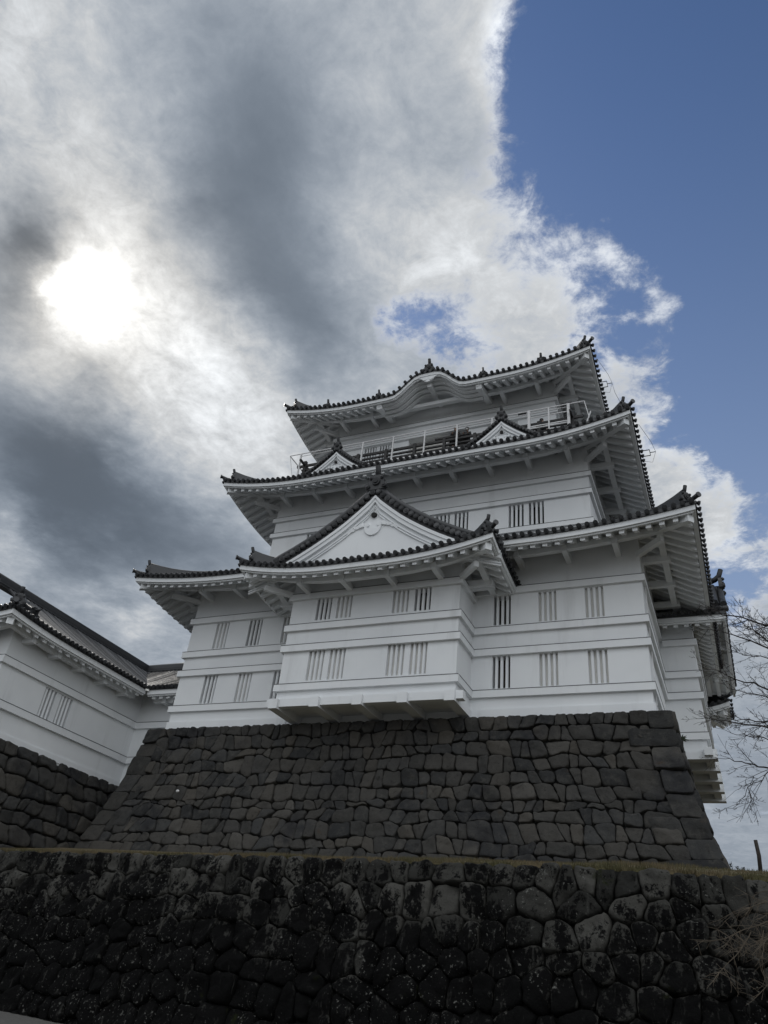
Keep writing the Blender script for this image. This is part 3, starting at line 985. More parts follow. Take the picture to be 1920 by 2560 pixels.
for x in (kx - kw - .05, kx + kw + .05):
    b = MB(); b.bar((x, V0 - e3 + .30, 22.66), (x, V0 + .02, 23.35), .36, .36); b.build('bracket_arm', PLASTER, r3.roof)
# ridge tiles set on the third roof's front slope
on = MB()
for x, k, hz in ((kx, 1.05, 23.21 + kh), (4.9, .8, 23.20), (19.3, .8, 23.27), (kx - kw - .1, .7, 23.2), (kx + kw + .35, .7, 23.2)):
    onigawara(on, (x, V0 - e3 + .12, hz + .05), (0, -1, 0), k)
on.build('ridge_end_tile', TILE, r3.roof)
kr = MB()
kr.tube([(kx, V0 - e3 + .1, 23.3 + kh), (kx, V0 - e3 + 5.0, 23.6 + kh + .5)], .16, 8)
for x in (4.9, 19.3):
    kr.tube([(x, V0 - e3 + .15, 23.36), (x, V0 - e3 + 5.0, 25.9)], .14, 8)
kr.build('descending_ridge', TILE, r3.roof)
# the gabled top above it
tz = 23.21 + .50 * 6.2 + .02 * 38
gable(keep, lambda q: V((U1 + e3 - 6.2 - (q[1] + 0), 11 + q[0], q[2])), 0, -.6, (U1 - U0) + 2 * e3 - 12.4 + .6, tz + 2.5, 3.15, lambda u: .95 * u - .045 * u * u, tz - .5, scale=.9, name='top_gable_roof')

# front bay roof: eaves, then the gable
bz = 7.20
be = 2.16
brect = (BL - be, -BD - be, BR + be, 9.0)
bl_ = 13.2 - .02
hw = (BR - BL) / 2 + be
bprof_s1, bprof_s2 = .404, .0444
Skirt(keep, brect, bz, .66, 5.2, 1.18, bprof_s1, bprof_s2, be, sides=('front', 'right', 'left'),
      eave=dict(right=(0, 4.12), left=(9.0 + BD + be - 4.12, 9.0 + BD + be)), tiles=dict(right=(0, 1.2), left=(9.0 + BD + be - 1.2, 9.0 + BD + be)),
      hips=(0, 3), fade=5, hip_run=1.35, name='bay_roof')
zr = bz + .13 + bprof_s1 * hw + bprof_s2 * hw * hw


def bay_prof(u):
    i = hw - u
    return zr - (bz + .13 + bprof_s1 * i + bprof_s2 * i * i) if i >= 0 else zr - (bz + .13 + bprof_s1 * i)


def bay_lift(y, u):
    t = y - (-BD - be)
    return .66 * max(0, 1 - t / 5.2) ** 2 * max(0, 1 - (hw - u) / 5) if u <= hw + .2 else 0


gable(keep, ident, FC, -BD - be + 1.18, S2, zr, hw, bay_prof, bz + .6, bay_lift, name='bay_gable_roof')

# right bay roof: the same shape turned to face right
ez = 7.68
ehw = half + 1.2
es1, es2 = .42, .05
eo = 1.64
erect = (FC - ehw, -1.62 - eo, FC + ehw, 8.0)
for s_, er, tr in (('right', (.01, 3.2), (0, 0)), ('left', (8.0 + 1.62 + eo - 3.2, 8.0 + 1.62 + eo - .01), (0, 0))):
    Skirt(keep, erect, ez, 0, 3.0, 1.0, es1, es2, 1.2, sides=(s_,), eave={s_: er}, tiles={s_: tr}, hips=(), fade=4, name='bay_roof', xf=east, deg=0)
ezr = ez + .13 + es1 * ehw + es2 * ehw * ehw
gable(keep, east, FC, -1.62 - eo, S2, ezr, ehw, lambda u: ezr - (ez + .13 + es1 * (ehw - u) + es2 * (ehw - u) ** 2), ez + .5, name='bay_gable_roof', wy=eo, soffit=True)

# two small gables on the second roof
for gx in (6.78, 17.20):
    gable(keep, ident, gx, 1.0, 4.2, 18.62, 2.75, lambda u: 1.02 * u - .105 * u * u, 17.0, scale=.62, board=.26, eave_disc=False, name='dormer_gable_roof', crest=.62)

# small lower roof at the far right corner
lo = MB()
wall_face(lo, (W, 16.6, 0), (1, 0, 0), 1.3, 3.8, 7.2, []); wall_face(lo, (W + 1.3, 16.6, 0), (0, 1, 0), 2.4, 3.8, 7.2, [])
lo.build('rear_bay_wall', PLASTER, keep)
Skirt(keep, (W - 8, 15.4, W + 2.9, 19.0), 6.55, .4, 2.0, 2.4, .5, .02, 1.3, sides=('front', 'right'), tiles=dict(front=(8.0, 10.9), right=(0, 2.6)), eave=dict(front=(8.0, 10.9), right=(0, 2.6)), hips=(0,), deg=0, name='rear_bay_roof')

# balcony
dk = MB()
BY = 2.72
dk.box(U0 - 1.85, U1 + 1.85, BY, V0, 18.42, 18.65)
dk.box(U0 - 1.85, U0, V0, V1, 18.42, 18.65); dk.box(U1, U1 + 1.85, V0, V1, 18.42, 18.65)
dk.build('balcony_floor', STEEL, keep)
ry = 2.8
posts = [2.97, 5.35, 7.53, 9.66, 11.79, 13.9, 16.1, 18.35, 19.51, 20.65]
rl = []
for x in posts:
    b = MB(); w = .045 if 12 < x < 19 or x < 5 else .04
    w = .075 if x in (18.35, 20.65) else w
    b.box(x - w, x + w, ry - w, ry + w, 18.66, 20.50); rl.append(('railing_post', b))
for y in (6.0, 9.0, 12.0, 15.0):
    for x in (2.12, 21.6):
        b = MB(); b.box(x - .04, x + .04, y - .04, y + .04, 18.66, 20.50); rl.append(('railing_post', b))
b = MB()
b.bar((2.10, ry, 20.50), (21.55, ry, 20.50), .045, .05)
b.bar((2.97, ry, 20.29), (18.35, ry, 20.29), .03, .03)
b.bar((18.35, ry, 20.29), (20.65, ry, 20.29), .03, .03)
b.bar((18.35, ry, 19.95), (20.65, ry, 19.95), .05, .05)
b.bar((18.35, ry, 19.28), (20.65, ry, 19.28), .05, .06); b.bar((18.35, ry, 19.14), (20.65, ry, 19.14), .05, .05)
for x in (2.10, 21.58):
    b.bar((x, ry, 20.50), (x, 19, 20.50), .045, .05)
b.bar((21.56, ry, 20.5), (21.85, ry + .05, 18.9), .04, .04)
b.bar((21.85, ry + .3, 19.9), (21.55, ry + .2, 18.9), .06, .06)
b.bar((2.10, ry, 20.5), (2.57, ry, 18.7), .03, .03)
rail = b.build('steel_railing', STEEL, keep)
for nme, m in rl:
    m.build(nme, STEEL, rail)
kb = MB()      # older dark wooden balustrade behind it
ky = 3.15
for z, h, x0, x1 in ((19.62, .16, 2.6, 21.4), (19.30, .10, 3.0, 21.0), (19.0, .12, 3.0, 21.0), (19.86, .12, 12.35, 14.6)):
    kb.box(x0, x1, ky - .06, ky + .06, z, z + h)
for x in frange(3.2, 20.8, 1.95):
    kb.box(x - .09, x + .09, ky - .09, ky + .09, 18.66, 19.85)
for x in (3.2, 20.8):
    kb.box(x - .06, x + .06, ky - .7, V1, 19.66, 19.80); kb.box(x - .06, x + .06, ky - .06, V1, 19.30, 19.40)
    kb.box(x - .1, x + .1, ky - .1, ky + .1, 18.66, 20.05)
kb.build('wooden_balustrade', DWOOD, keep)

# lightning wires with their brackets at the right-hand eaves
for (x, y, z) in ((22.35, 4.6, 23.45), (24.45, 2.6, 16.2)):
    b = MB()
    for q in (0, .5):
        b.bar((x - .45, y + q, z - .1), (x + .35, y + q, z - .1), .035, .035)
    b.bar((x + .35, y, z - .1), (x + .35, y + .5, z - .1), .03, .03)
    b.bar((x + .35, y + .25, z - .1), (x + .62, y + .25, z - .1), .03, .03)
    br = b.build('conductor_bracket', COPPER, keep)
    c = MB()
    c.tube([(x + .05, y - 1.5, z + .5), (x + .5, y - .3, z + .15), (x + .64, y + .25, z - .1), (x + .4, y + .8, z - .35), (x, y + .6, z - .35)], .010, 4)
    c.build('conductor_wire', COPPER, br)
c = MB(); c.tube([(22.98, 4.85, 23.35), (23.25, 3.4, 21.2), (23.75, 1.2, 18.3), (24.05, .0, 17.4)], .012, 4); c.build('conductor_wire', COPPER, keep)
for pts in ([(W - .2, 1.2, 8.95), (W + .8, 2.1, 8.9), (W + 1.6, 3.0, 8.55), (W + 2.4, 3.4, 8.1)], [(X1 + .1, 3.0, 16.6), (X1 + .9, 4.0, 16.7), (X1 + 1.8, 4.6, 16.3), (X1 + 2.5, 4.8, 15.9)]):
    c = MB(); c.tube(pts, .018, 5); c.build('black_cable', COPPER, keep)
b = MB(); b.box(W + .07, W + .1, .5, .56, 1.5, 8.6); b.build('conductor_strip', STEEL, keep)

# ================================================================== left gallery turret
gal = thing('gallery_turret', (-7, 0, -1.4), 'lower white plastered gallery with a long black tiled roof, left of the keep', 'castle wing')
AX, AN, AF = -3.5, -8.1, 1.5
aw = MB()
oa = [(-5.24 - AN, -3.36 - AN, .15, 1.58)]
wall_face(aw, (AX, AN, 0), (0, 1, 0), AF - AN, -1.6, 4.35, oa)
wall_face(aw, (AX, AF, 0), (1, 0, 0), 3.45, -1.6, 4.35, [])
wall_face(aw, (-10.5, AN, 0), (1, 0, 0), 7.0, -1.6, 4.35, [])
wall_face(aw, (-10.5, AN, 0), (0, 1, 0), 16.6, -1.6, 4.35, [])
aw.build('gallery_wall', PLASTER, gal)
for a in ((AX, AX + .06, AN - .06, AF - .06), (AX, -.05, AF - .06, AF), (-10.5, AX, AN - .06, AN)):
    pl = MB(); pl.box(*a, -1.6, -1.2); pl.build('plinth', PLASTER, gal)
window(gal, (AX, -5.24, .15), (0, 1, 0), (-1, 0, 0), 1.88, 1.43, [(0, .78, 1, 3), (1.10, 1.88, 1, 3)])
for zt in (1.98, .08):
    band(gal, [(AX, AX + p, AN - p, AF - p, '+x'), (AX, -.03, AF - p, AF, '-y'), (-10.5, AX, AN - p, AN, '-y')], zt, .32)
az = 3.38
ov_ = 1.3
arect = (-11.8, AN - 1.5, AX + ov_, 20.0)
vy = AF - ov_            # eave line of the short wing
t_c = vy - arect[1]
ga = Skirt(gal, arect, az, .22, 4.0, 4.8, .55, .018, ov_, sides=('front', 'right', 'left'), hips=(0, 3), hip_run=2.7, deg=.45, arm_gap=1.9,
           eave=dict(right=(0, t_c), left=(12, 20 - arect[1])), tiles=dict(right=(0, t_c + 4.8), left=(12, 20 - arect[1])),
           vmax=dict(right=lambda t: t if t < 2.6 else 4.8, left=lambda t: min(4.8, 20 - arect[1] - t), front=lambda t: min(4.8, t, 9.6 - t)),
           vmin=dict(right=lambda t: max(0.0, t - t_c)), pitch=.30)
gb = Skirt(gal, (-11.8, vy, 10, 16), az, 0, 1, 4.8, .55, .018, ov_, sides=('front',), hips=(), deg=.45,
           eave=dict(front=(9.6, 11.75)), tiles=dict(front=(4.8, 11.75)), vmax=dict(front=lambda t: 4.8), vmin=dict(front=lambda t: max(0.0, 9.6 - t)), pitch=.30)
zrg = az + .13 + .55 * 4.8 + .018 * 4.8 ** 2
rg_ = MB()
xr_, yr_ = -7.0, vy + 4.8
for (w, z0, z1) in ((.22, -.15, .14), (.17, .14, .34)):
    rg_.box(xr_ - w, xr_ + w, AN + .6, yr_ + w, zrg + z0, zrg + z1)
    rg_.box(xr_ + w, -.02, yr_ - w, yr_ + w, zrg + z0, zrg + z1)
rg_.tube([(xr_, AN + .5, zrg + .36), (xr_, yr_, zrg + .36)], .14, 8)
rg_.tube([(xr_, yr_, zrg + .36), (-.02, yr_, zrg + .36)], .14, 8)
rg_.build('main_ridge', TILE, ga.roof)
mr_ = MB()
mr_.bar((xr_ + .24, AN + .6, zrg - .01), (xr_ + .24, yr_ - .3, zrg - .01), .04, .05)
mr_.bar((xr_ + .3, yr_ - .24, zrg - .01), (-.02, yr_ - .24, zrg - .01), .04, .05)
mr_.build('ridge_mortar_line', FLASH, ga.roof)
# short descending ridge near the corner with a curved end
ds = MB()
yd = AN + .04
pts = [ga.surf('right', yd - arect[1], i) + V((0, 0, h)) for i, h in ((1.75, .30), (1.4, .26), (1.1, .25), (.75, .28), (.4, .40), (.1, .60))]
ds.tube(pts, [.12, .12, .12, .11, .08, .03], 8)
ds.bar(pts[0] - V((0, 0, .15)), pts[3] - V((0, 0, .15)), .26, .3)
ds.build('descending_ridge', TILE, ga.roof)
de = MB(); onigawara(de, ga.surf('right', yd - arect[1], .55) + V((0, 0, .03)), (1, 0, 0), .8, False); de.build('ridge_end_tile', TILE, ga.roof)
vg = MB()
c0 = V((arect[2], vy, az + .14)); c1 = V((arect[2] - 1.6, vy + 1.6, az + .14 + .85))
vg.add([c0 + V((.02, -.16, .0)), c0 + V((.16, -.02, .0)), c1 + V((.13, -.13, .1)), c1 + V((-.02, -.28, .1))], ((0, 1, 2, 3),))
vg.add([c0 + V((.02, -.16, .0)), c0 + V((.16, -.02, .0)), c0 + V((.16, -.02, -.22)), c0 + V((.02, -.16, -.22))], ((0, 1, 2, 3),))
vg.build('valley_gutter', GUTTER, ga.roof)


# ================================================================== fitted stone walls
def clip(poly, nx, ny, c):
    out = []
    for i, a in enumerate(poly):
        b = poly[(i + 1) % len(poly)]
        da, db = nx * a[0] + ny * a[1] - c, nx * b[0] + ny * b[1] - c
        if da <= 0:
            out.append(a)
        if (da < 0 < db) or (db < 0 < da):
            t = da / (da - db)
            out.append((a[0] + (b[0] - a[0]) * t, a[1] + (b[1] - a[1]) * t))
    return out


def chaikin(poly, r):
    out = []
    for i, a in enumerate(poly):
        b = poly[(i + 1) % len(poly)]
        out.append((a[0] + (b[0] - a[0]) * r, a[1] + (b[1] - a[1]) * r))
        out.append((b[0] + (a[0] - b[0]) * r, b[1] + (a[1] - b[1]) * r))
    return out


def resample(poly, n):
    L = [0]
    for i in range(len(poly)):
        a, b = poly[i], poly[(i + 1) % len(poly)]
        L.append(L[-1] + math.hypot(b[0] - a[0], b[1] - a[1]))
    if L[-1] < 1e-6:
        return None
    out = []; j = 0
    for k in range(n):
        t = L[-1] * k / n
        while L[j + 1] < t:
            j += 1
        a, b = poly[j], poly[(j + 1) % len(poly)]
        f = (t - L[j]) / max(1e-9, L[j + 1] - L[j])
        out.append((a[0] + (b[0] - a[0]) * f, a[1] + (b[1] - a[1]) * f))
    return out


def stone_face(mb, mp, S, H, cw, ch, seed, gap=.03, bulge=.06, rough=.03, corner=None, rnd_r=.22, tilt=.06, n=24, wav=.25, top=0.0, skip=None, proud=.055, jit=.16, courses=False, edge=.955, cut=.30):
    """irregular fitted stones over s in 0..S, depth h in 0..H; mp(s, h) gives the point and outward normal"""
    r = random.Random(seed)
    if courses:
        cells = course_cells(S, H, cw, ch, seed, gap, corner, cut=cut)
    else:
        seeds = []
        h = 0; row = 0
        rows = []
        while h < H + .2:
            d = ch * r.uniform(.78, 1.25)
            rows.append((h, d)); h += d
        for (h, d) in rows:
            s = -cw * r.random()
            ph = r.random() * 9
            while s < S + cw:
                w = cw * r.choice((.5, .62, .75, .9, 1.0, 1.15, 1.35, 1.75))
                hh = h + d / 2 + r.uniform(-1, 1) * d * jit + wav * d * math.sin(s * .55 + ph)
                seeds.append((s + w / 2 + r.uniform(-1, 1) * w * .08, hh, h + d / 2))
                s += w
        cells = []
        cl, crn = [], []
        if corner:
            h = 0; k = corner.get('phase', 0)
            while h < H:
                d = corner['h'] * r.uniform(.88, 1.12)
                e = corner['long'] if k % 2 else corner['short']
                e *= r.uniform(.9, 1.1)
                crn.append((h, min(h + d, H), e)); h += d; k += 1
        R2 = (2.6 * max(cw, ch)) ** 2
        for i, (a, b, _) in enumerate(seeds):
            if not (-.2 < a < S + .2 and -.2 < b < H + .2):
                continue
            lo, hi = 0.0, S
            for (c0, c1, e) in crn:
                if c0 <= b < c1:
                    if corner.get('lo', True):
                        lo = e
                    if corner.get('hi', True):
                        hi = S - e
            if a < lo - .1 or a > hi + .1:
                continue
            g = gap / 2 * r.uniform(.5, 1.5)
            t0 = r.uniform(0, top)
            poly = [(lo + g, t0), (hi - g, t0), (hi - g, H), (lo + g, H)]
            for j, (x, y, _) in enumerate(seeds):
                if j == i:
                    continue
                dx, dy = x - a, y - b
                q = dx * dx + dy * dy
                if q > R2 or q < 1e-6:
                    continue
                l = math.sqrt(q)
                poly = clip(poly, dx / l, dy / l, (dx * (a + x) + dy * (b + y)) / 2 / l - g)
                if len(poly) < 3:
                    break
            if len(poly) >= 3:
                cells.append((poly, False))
        for (c0, c1, e) in crn:
            g = gap / 2
            for onlo in (True, False):
                if not corner.get('lo' if onlo else 'hi', True):
                    continue
                j = [r.uniform(-.05, .05) for _ in range(4)]
                q = [(g, c0 + g), (e - g + j[0], c0 + g + j[1] * .5), (e - g + j[2], c1 - g + j[3] * .5), (g, c1 - g)]
                if not onlo:
                    q = [(S - x, y) for x, y in reversed(q)]
                cells.append((q, True))
    for poly, crnr in cells:
        if skip and skip(poly):
            continue
        area = abs(sum(poly[i][0] * poly[(i + 1) % len(poly)][1] - poly[(i + 1) % len(poly)][0] * poly[i][1] for i in range(len(poly)))) / 2
        if area < .015:
            continue
        p = poly
        rr = .05 if crnr else rnd_r
        for _ in range(2):
            p = chaikin(p, rr)
        p = resample(p, n)
        if not p:
            continue
        jz = r.random() * 90
        ja = .016 if n > 22 and not crnr else .008
        p = [(x + ja * 2 * noise.noise(V((x * 7, y * 7, jz))), y + ja * 2 * noise.noise(V((x * 7, y * 7, jz + 40)))) for x, y in p]
        cx = sum(x for x, _ in p) / n; cy = sum(y for _, y in p) / n
        tx, ty = r.uniform(-tilt, tilt), r.uniform(-tilt, tilt)
        off = r.uniform(-.03, .03) + (proud if crnr else 0)
        bl = bulge * (.35 if crnr else r.uniform(.7, 1.25)) * min(1.3, math.sqrt(area) / cw)
        sz = V((r.random() * 50, r.random() * 50, r.random() * 50))
        rings = []
        for sc_, dp in ((1.0, -.30), (1.0, -.03), (edge, .55), (edge - .08, .85), (.62, 1.0), (.32, 1.0)):
            ring = []
            for (x, y) in p:
                qx, qy = cx + (x - cx) * sc_, cy + (y - cy) * sc_
                d = (dp * bl if dp > 0 else dp) + off + tx * (qx - cx) + ty * (qy - cy)
                pt, nm = mp(qx, max(0, qy))
                if dp > -.2:
                    e = noise.noise(V((qx * 2.3, qy * 2.3, 0)) + sz) * rough * 1.6 + noise.noise(V((qx * 6, qy * 6, 3)) + sz) * rough * .7
                    d += e * (1 if dp > 0 else .6)
                ring.append(pt + nm * d)
            rings.append(ring + [ring[0]])
        o = len(mb.v)
        pt, nm = mp(cx, max(0, cy))
        m_ = n
        for kr_, rg in enumerate(rings):
            if n > 22:
                for q in range(n):
                    mb.grow[len(mb.v) + q] = (0, 0, .1, .45, .9, 1.0)[kr_]
            mb.v.extend(rg[:-1])
        mb.grow[len(mb.v)] = 1.0
        mb.v.append(pt + nm * (bl * 1.02 + off + noise.noise(V((cx * 2.3, cy * 2.3, 0)) + sz) * rough * 1.6))
        for k in range(len(rings) - 1):
            for q in range(m_):
                q2 = (q + 1) % m_
                mb.f.append((o + k * m_ + q, o + k * m_ + q2, o + (k + 1) * m_ + q2, o + (k + 1) * m_ + q)); mb.sm.append(True)
        k = len(rings) - 1
        for q in range(m_):
            mb.f.append((o + k * m_ + q, o + k * m_ + (q + 1) % m_, o + len(rings) * m_)); mb.sm.append(True)


def course_cells(S, H, cw, ch, seed, gap, corner, kx=.10, ky=.10, slant=.14, cut=.46):
    """stones laid in wavering courses: four-sided, with slanting joints and knocked-off corners"""
    r = random.Random(seed)
    ys = [0.0]
    while ys[-1] < H - ch * .5:
        ys.append(ys[-1] + ch * r.uniform(.72, 1.3))
    ys[-1] = H
    knots = []
    for k in range(len(ys)):
        xs = []; s = -.5
        while s < S + 1:
            xs.append((s, 0 if k in (0, len(ys) - 1) else r.uniform(-ky, ky) * (1 + .9 * (r.random() < .18)))); s += r.uniform(.35, .85)
        knots.append(xs)

    def Y(k, s):
        xs = knots[k]
        for a, b in zip(xs[:-1], xs[1:]):
            if s <= b[0]:
                f = (s - a[0]) / (b[0] - a[0])
                return ys[k] + a[1] + (b[1] - a[1]) * f + (0 if k in (0, len(ys) - 1) else .07 * math.sin(s * .7 + k * 2.1))
        return ys[k]
    crn = []
    if corner:
        h = 0; k = corner.get('phase', 0)
        while h < H:
            d = min(corner['h'] * r.uniform(.88, 1.15), H - h)
            if H - h - d < .3:
                d = H - h
            e = (corner['long'] if k % 2 else corner['short']) * r.uniform(.85, 1.12)
            crn.append((h, h + d, e)); h += d; k += 1
    cells = []
    for k in range(len(ys) - 1):
        mid = (ys[k] + ys[k + 1]) / 2
        lo, hi = 0.0, S
        es = [e for (c0, c1, e) in crn if c0 < ys[k + 1] - .06 and c1 > ys[k] + .06]
        if es:
            if corner.get('lo', True):
                lo = min(es) - .05
            if corner.get('hi', True):
                hi = S - min(es) + .05
        xs = [lo]
        while xs[-1] < hi:
            xs.append(xs[-1] + cw * r.choice((.55, .7, .8, .9, 1.0, 1.0, 1.1, 1.25, 1.5)))
        if hi - xs[-2] < cw * .5 and len(xs) > 2:
            xs.pop()
        xs[-1] = hi
        sl = [0 if i in (0, len(xs) - 1) else r.uniform(-slant, slant) for i in range(len(xs))]
        for i in range(len(xs) - 1):
            x0, x1 = xs[i], xs[i + 1]
            a0, a1, b0, b1 = x0 + sl[i], x1 + sl[i + 1], x0 - sl[i], x1 - sl[i + 1]
            g = gap * r.uniform(.3, 1.0)
            top_ = [(a0 + (a1 - a0) * f, Y(k, a0 + (a1 - a0) * f) + g) for f in (0, .33, .67, 1)]
            bot = [(b0 + (b1 - b0) * f, Y(k + 1, b0 + (b1 - b0) * f) - g) for f in (1, .67, .33, 0)]
            q = top_ + bot
            q[0] = (q[0][0] + g, q[0][1]); q[3] = (q[3][0] - g, q[3][1]); q[4] = (q[4][0] - g, q[4][1]); q[7] = (q[7][0] + g, q[7][1])
            if bot[0][1] - top_[3][1] < .05 or bot[3][1] - top_[0][1] < .05:
                continue
            # knock the corners off by unequal amounts
            n = len(q); out = []
            for v in range(n):
                c, pv, nx = q[v], q[v - 1], q[(v + 1) % n]
                if v in (0, 3, 4, 7):
                    amt = (r.random() ** 2) * cut * min(x1 - x0, .6) + .015
                    for o_ in (pv, nx):
                        l = math.hypot(o_[0] - c[0], o_[1] - c[1]) + 1e-6
                        f = min(.8, amt * r.uniform(.6, 1.2) / l)
                        out.append((c[0] + (o_[0] - c[0]) * f, c[1] + (o_[1] - c[1]) * f))
                else:
                    out.append(c)
            if r.random() < .05 and x1 - x0 > cw * .9:      # now and then a stone is split in two
                m0 = .5 + r.uniform(-.1, .1); xm = x0 + (x1 - x0) * m0
                u = clip(out, 1, r.uniform(-.2, .2), xm - gap * .4 + 0); v_ = clip(out, -1, r.uniform(-.2, .2), -xm - gap * .4)
            cells.append((out, False))
    for (c0, c1, e) in crn:
        g = gap * .55
        for onlo in (True, False):
            if not corner.get('lo' if onlo else 'hi', True):
                continue
            j = [r.uniform(-.06, .06) for _ in range(4)]
            q = [(g * .3, c0 + g), (e - g + j[0], c0 + g + j[1] * .4), (e - g + j[2], c1 - g + j[3] * .4), (g * .3, c1 - g)]
            if r.random() < .4 and e > 1.4:       # a broken block
                f = r.uniform(.4, .62)
                m1 = (q[0][0] + (q[1][0] - q[0][0]) * f, q[0][1] + (q[1][1] - q[0][1]) * f)
                m2 = (q[3][0] + (q[2][0] - q[3][0]) * (f + r.uniform(-.06, .06)), q[3][1] + (q[2][1] - q[3][1]) * f)
                qs = [[q[0], (m1[0] - g * .5, m1[1]), (m2[0] - g * .5, m2[1]), q[3]], [(m1[0] + g * .5, m1[1]), q[1], q[2], (m2[0] + g * .5, m2[1])]]
            else:
                qs = [q]
            for t in qs:
                if not onlo:
                    t = [(S - x, y) for x, y in reversed(t)]
                cells.append((t, True))
    return cells


def backing(mb, mp, S, H, d=-.16, ns=30, nh=10):
    mb.grid([[mp(S * i / ns, H * j / nh)[0] + mp(S * i / ns, H * j / nh)[1] * d for j in range(nh + 1)] for i in range(ns + 1)])


# base of the keep
HB = 6.3
ob_ = lambda h: 1.42 * (max(0, h) / HB) ** 1.55
sl_ = lambda h: 1.42 * 1.55 / HB * (max(0, h) / HB) ** .55
ZT = .92


def base_front(s, h):
    o = ob_(h); x0 = -.72 - o; x1 = 24.70 + o
    k = 1 / math.sqrt(1 + sl_(h) ** 2)
    return V((x0 + (x1 - x0) * s / 25.4, -.62 - o, ZT - h)), V((0, -k, sl_(h) * k))


def base_right(s, h):
    o = ob_(h); y0 = -.62 - o; y1 = 22.6 + o
    k = 1 / math.sqrt(1 + sl_(h) ** 2)
    return V((24.70 + o, y0 + (y1 - y0) * s / 23.2, ZT - h)), V((k, 0, sl_(h) * k))


def base_left(s, h):
    o = ob_(h); y0 = -.62 - o; y1 = 22.6 + o
    k = 1 / math.sqrt(1 + sl_(h) ** 2)
    return V((-.72 - o, y1 + (y0 - y1) * s / 23.2, ZT - h)), V((-k, 0, sl_(h) * k))


m = MB()
stone_face(m, base_front, 25.4, HB, .62, .51, 5, courses=True, edge=.965, tilt=.16, gap=.022, bulge=.055, rough=.050, corner=dict(h=.80, long=2.0, short=1.05), rnd_r=.13)
stone_face(m, base_right, 23.2, HB, .80, .62, 8, courses=True, edge=.965, tilt=.08, gap=.022, bulge=.060, rough=.026, corner=dict(h=.80, long=2.0, short=1.05, phase=1, hi=False), rnd_r=.13, n=18)
stone_face(m, base_left, 23.2, HB, .80, .62, 9, courses=True, edge=.965, tilt=.08, gap=.022, bulge=.060, rough=.026, corner=dict(h=.80, long=2.0, short=1.05, phase=1, lo=False), rnd_r=.13, n=18,
           skip=lambda q: sum(x for x, _ in q) / len(q) < 15)
base = m.build('keep_stone_base', BSTONE, None, origin=(12, 11, -5.2))
tag(base, 'tall battered base of fitted grey-brown stones with big squared corner blocks, carrying the white keep', 'stone wall')
b = MB()
for f, S in ((base_front, 25.4), (base_right, 23.2), (base_left, 23.2)):
    backing(b, f, S, HB)
b.add([(-.6, -.5, .80), (24.6, -.5, .80), (24.6, 22.5, .80), (-.6, 22.5, .80)], ((0, 1, 2, 3),))
b.build('packed_core', BACKING, base)

# base of the gallery
HG = 4.6


def gal_right(s, h):
    o = .16 * h
    return V((AX + .14 + o, AN - .2 - o + (AF + .1 - AN + .2 + o) * s / 9.9, -1.42 - h)), V((.987, 0, .158))


def gal_front(s, h):
    o = .16 * h
    return V((-11.5 + (AX + .14 + o + 11.5) * s / 8.2, AN - .2 - o, -1.42 - h)), V((0, -.987, .158))


m = MB()
stone_face(m, gal_right, 9.9, HG, .86, .68, 21, courses=True, cut=.5, tilt=.12, gap=.035, bulge=.10, rough=.045, rnd_r=.18)
stone_face(m, gal_front, 8.2, HG, .82, .66, 22, gap=.05, bulge=.11, rough=.04, rnd_r=.2, top=.2, n=18)
gbase = m.build('gallery_stone_base', BSTONE, None, origin=(-5, -4, -5.9))
tag(gbase, 'lower rough stone wall in shadow at the left, under the white gallery', 'stone wall')
b = MB()
backing(b, gal_right, 9.9, HG); backing(b, gal_front, 8.2, HG)
b.add([(-11.5, AN - .1, -1.5), (AX + .1, AN - .1, -1.5), (AX + .1, AF + .1, -1.5), (-11.5, AF + .1, -1.5)], ((0, 1, 2, 3),))
b.build('packed_core', BACKING, gbase)

# front retaining wall along a gently bending line
LINE = [(-16, -9.0), (-6, -9.2), (2.2, -9.75), (7.6, -10.1), (13, -10.65), (19, -10.75), (22.5, -10.85), (24.6, -10.75), (26.2, -10.35), (28.5, -9.8), (33, -9.0), (40, -8.0)]
CUM = [0]
for a, c in zip(LINE[:-1], LINE[1:]):
    CUM.append(CUM[-1] + math.hypot(c[0] - a[0], c[1] - a[1]))
ZW = -6.50


def line_at(s):
    s = min(max(s, 0), CUM[-1] - 1e-4)
    for i in range(len(LINE) - 1):
        if s <= CUM[i + 1]:
            f = (s - CUM[i]) / (CUM[i + 1] - CUM[i])
            return V((LINE[i][0] + (LINE[i + 1][0] - LINE[i][0]) * f, LINE[i][1] + (LINE[i + 1][1] - LINE[i][1]) * f, ZW))
    return V((*LINE[-1], ZW))


def ret(s, h):
    p = line_at(s)
    a, c = line_at(s - 1.2), line_at(s + 1.2)
    t = (c - a).normalized(); nn = V((t.y, -t.x, 0))
    return p + nn * (.24 * h) - V((0, 0, h)), (nn + V((0, 0, .24))).normalized()


m = MB()
stone_face(m, ret, CUM[-1], 5.4, .68, .60, 33, gap=.020, bulge=.095, rough=.085, rnd_r=.13, tilt=.17, n=34, wav=.26, top=.03, jit=.24, edge=.95)
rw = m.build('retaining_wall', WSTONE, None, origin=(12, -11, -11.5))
tag(rw, 'long dark retaining wall of rounded boulders with black stains and pale lichen spots, in front of everything', 'stone wall')
b = MB(); backing(b, ret, CUM[-1], 5.4, -.20, 60, 6); b.build('packed_core', BACKING, rw)

# ================================================================== ground
def lawn_z(y, yc, x=0):
    f = min(1, max(0, (y - yc) / (-1.9 - yc)))
    return ZW - .03 + 1.47 * f ** (1 - .20 * min(1, max(0, (x - 12) / 13)))


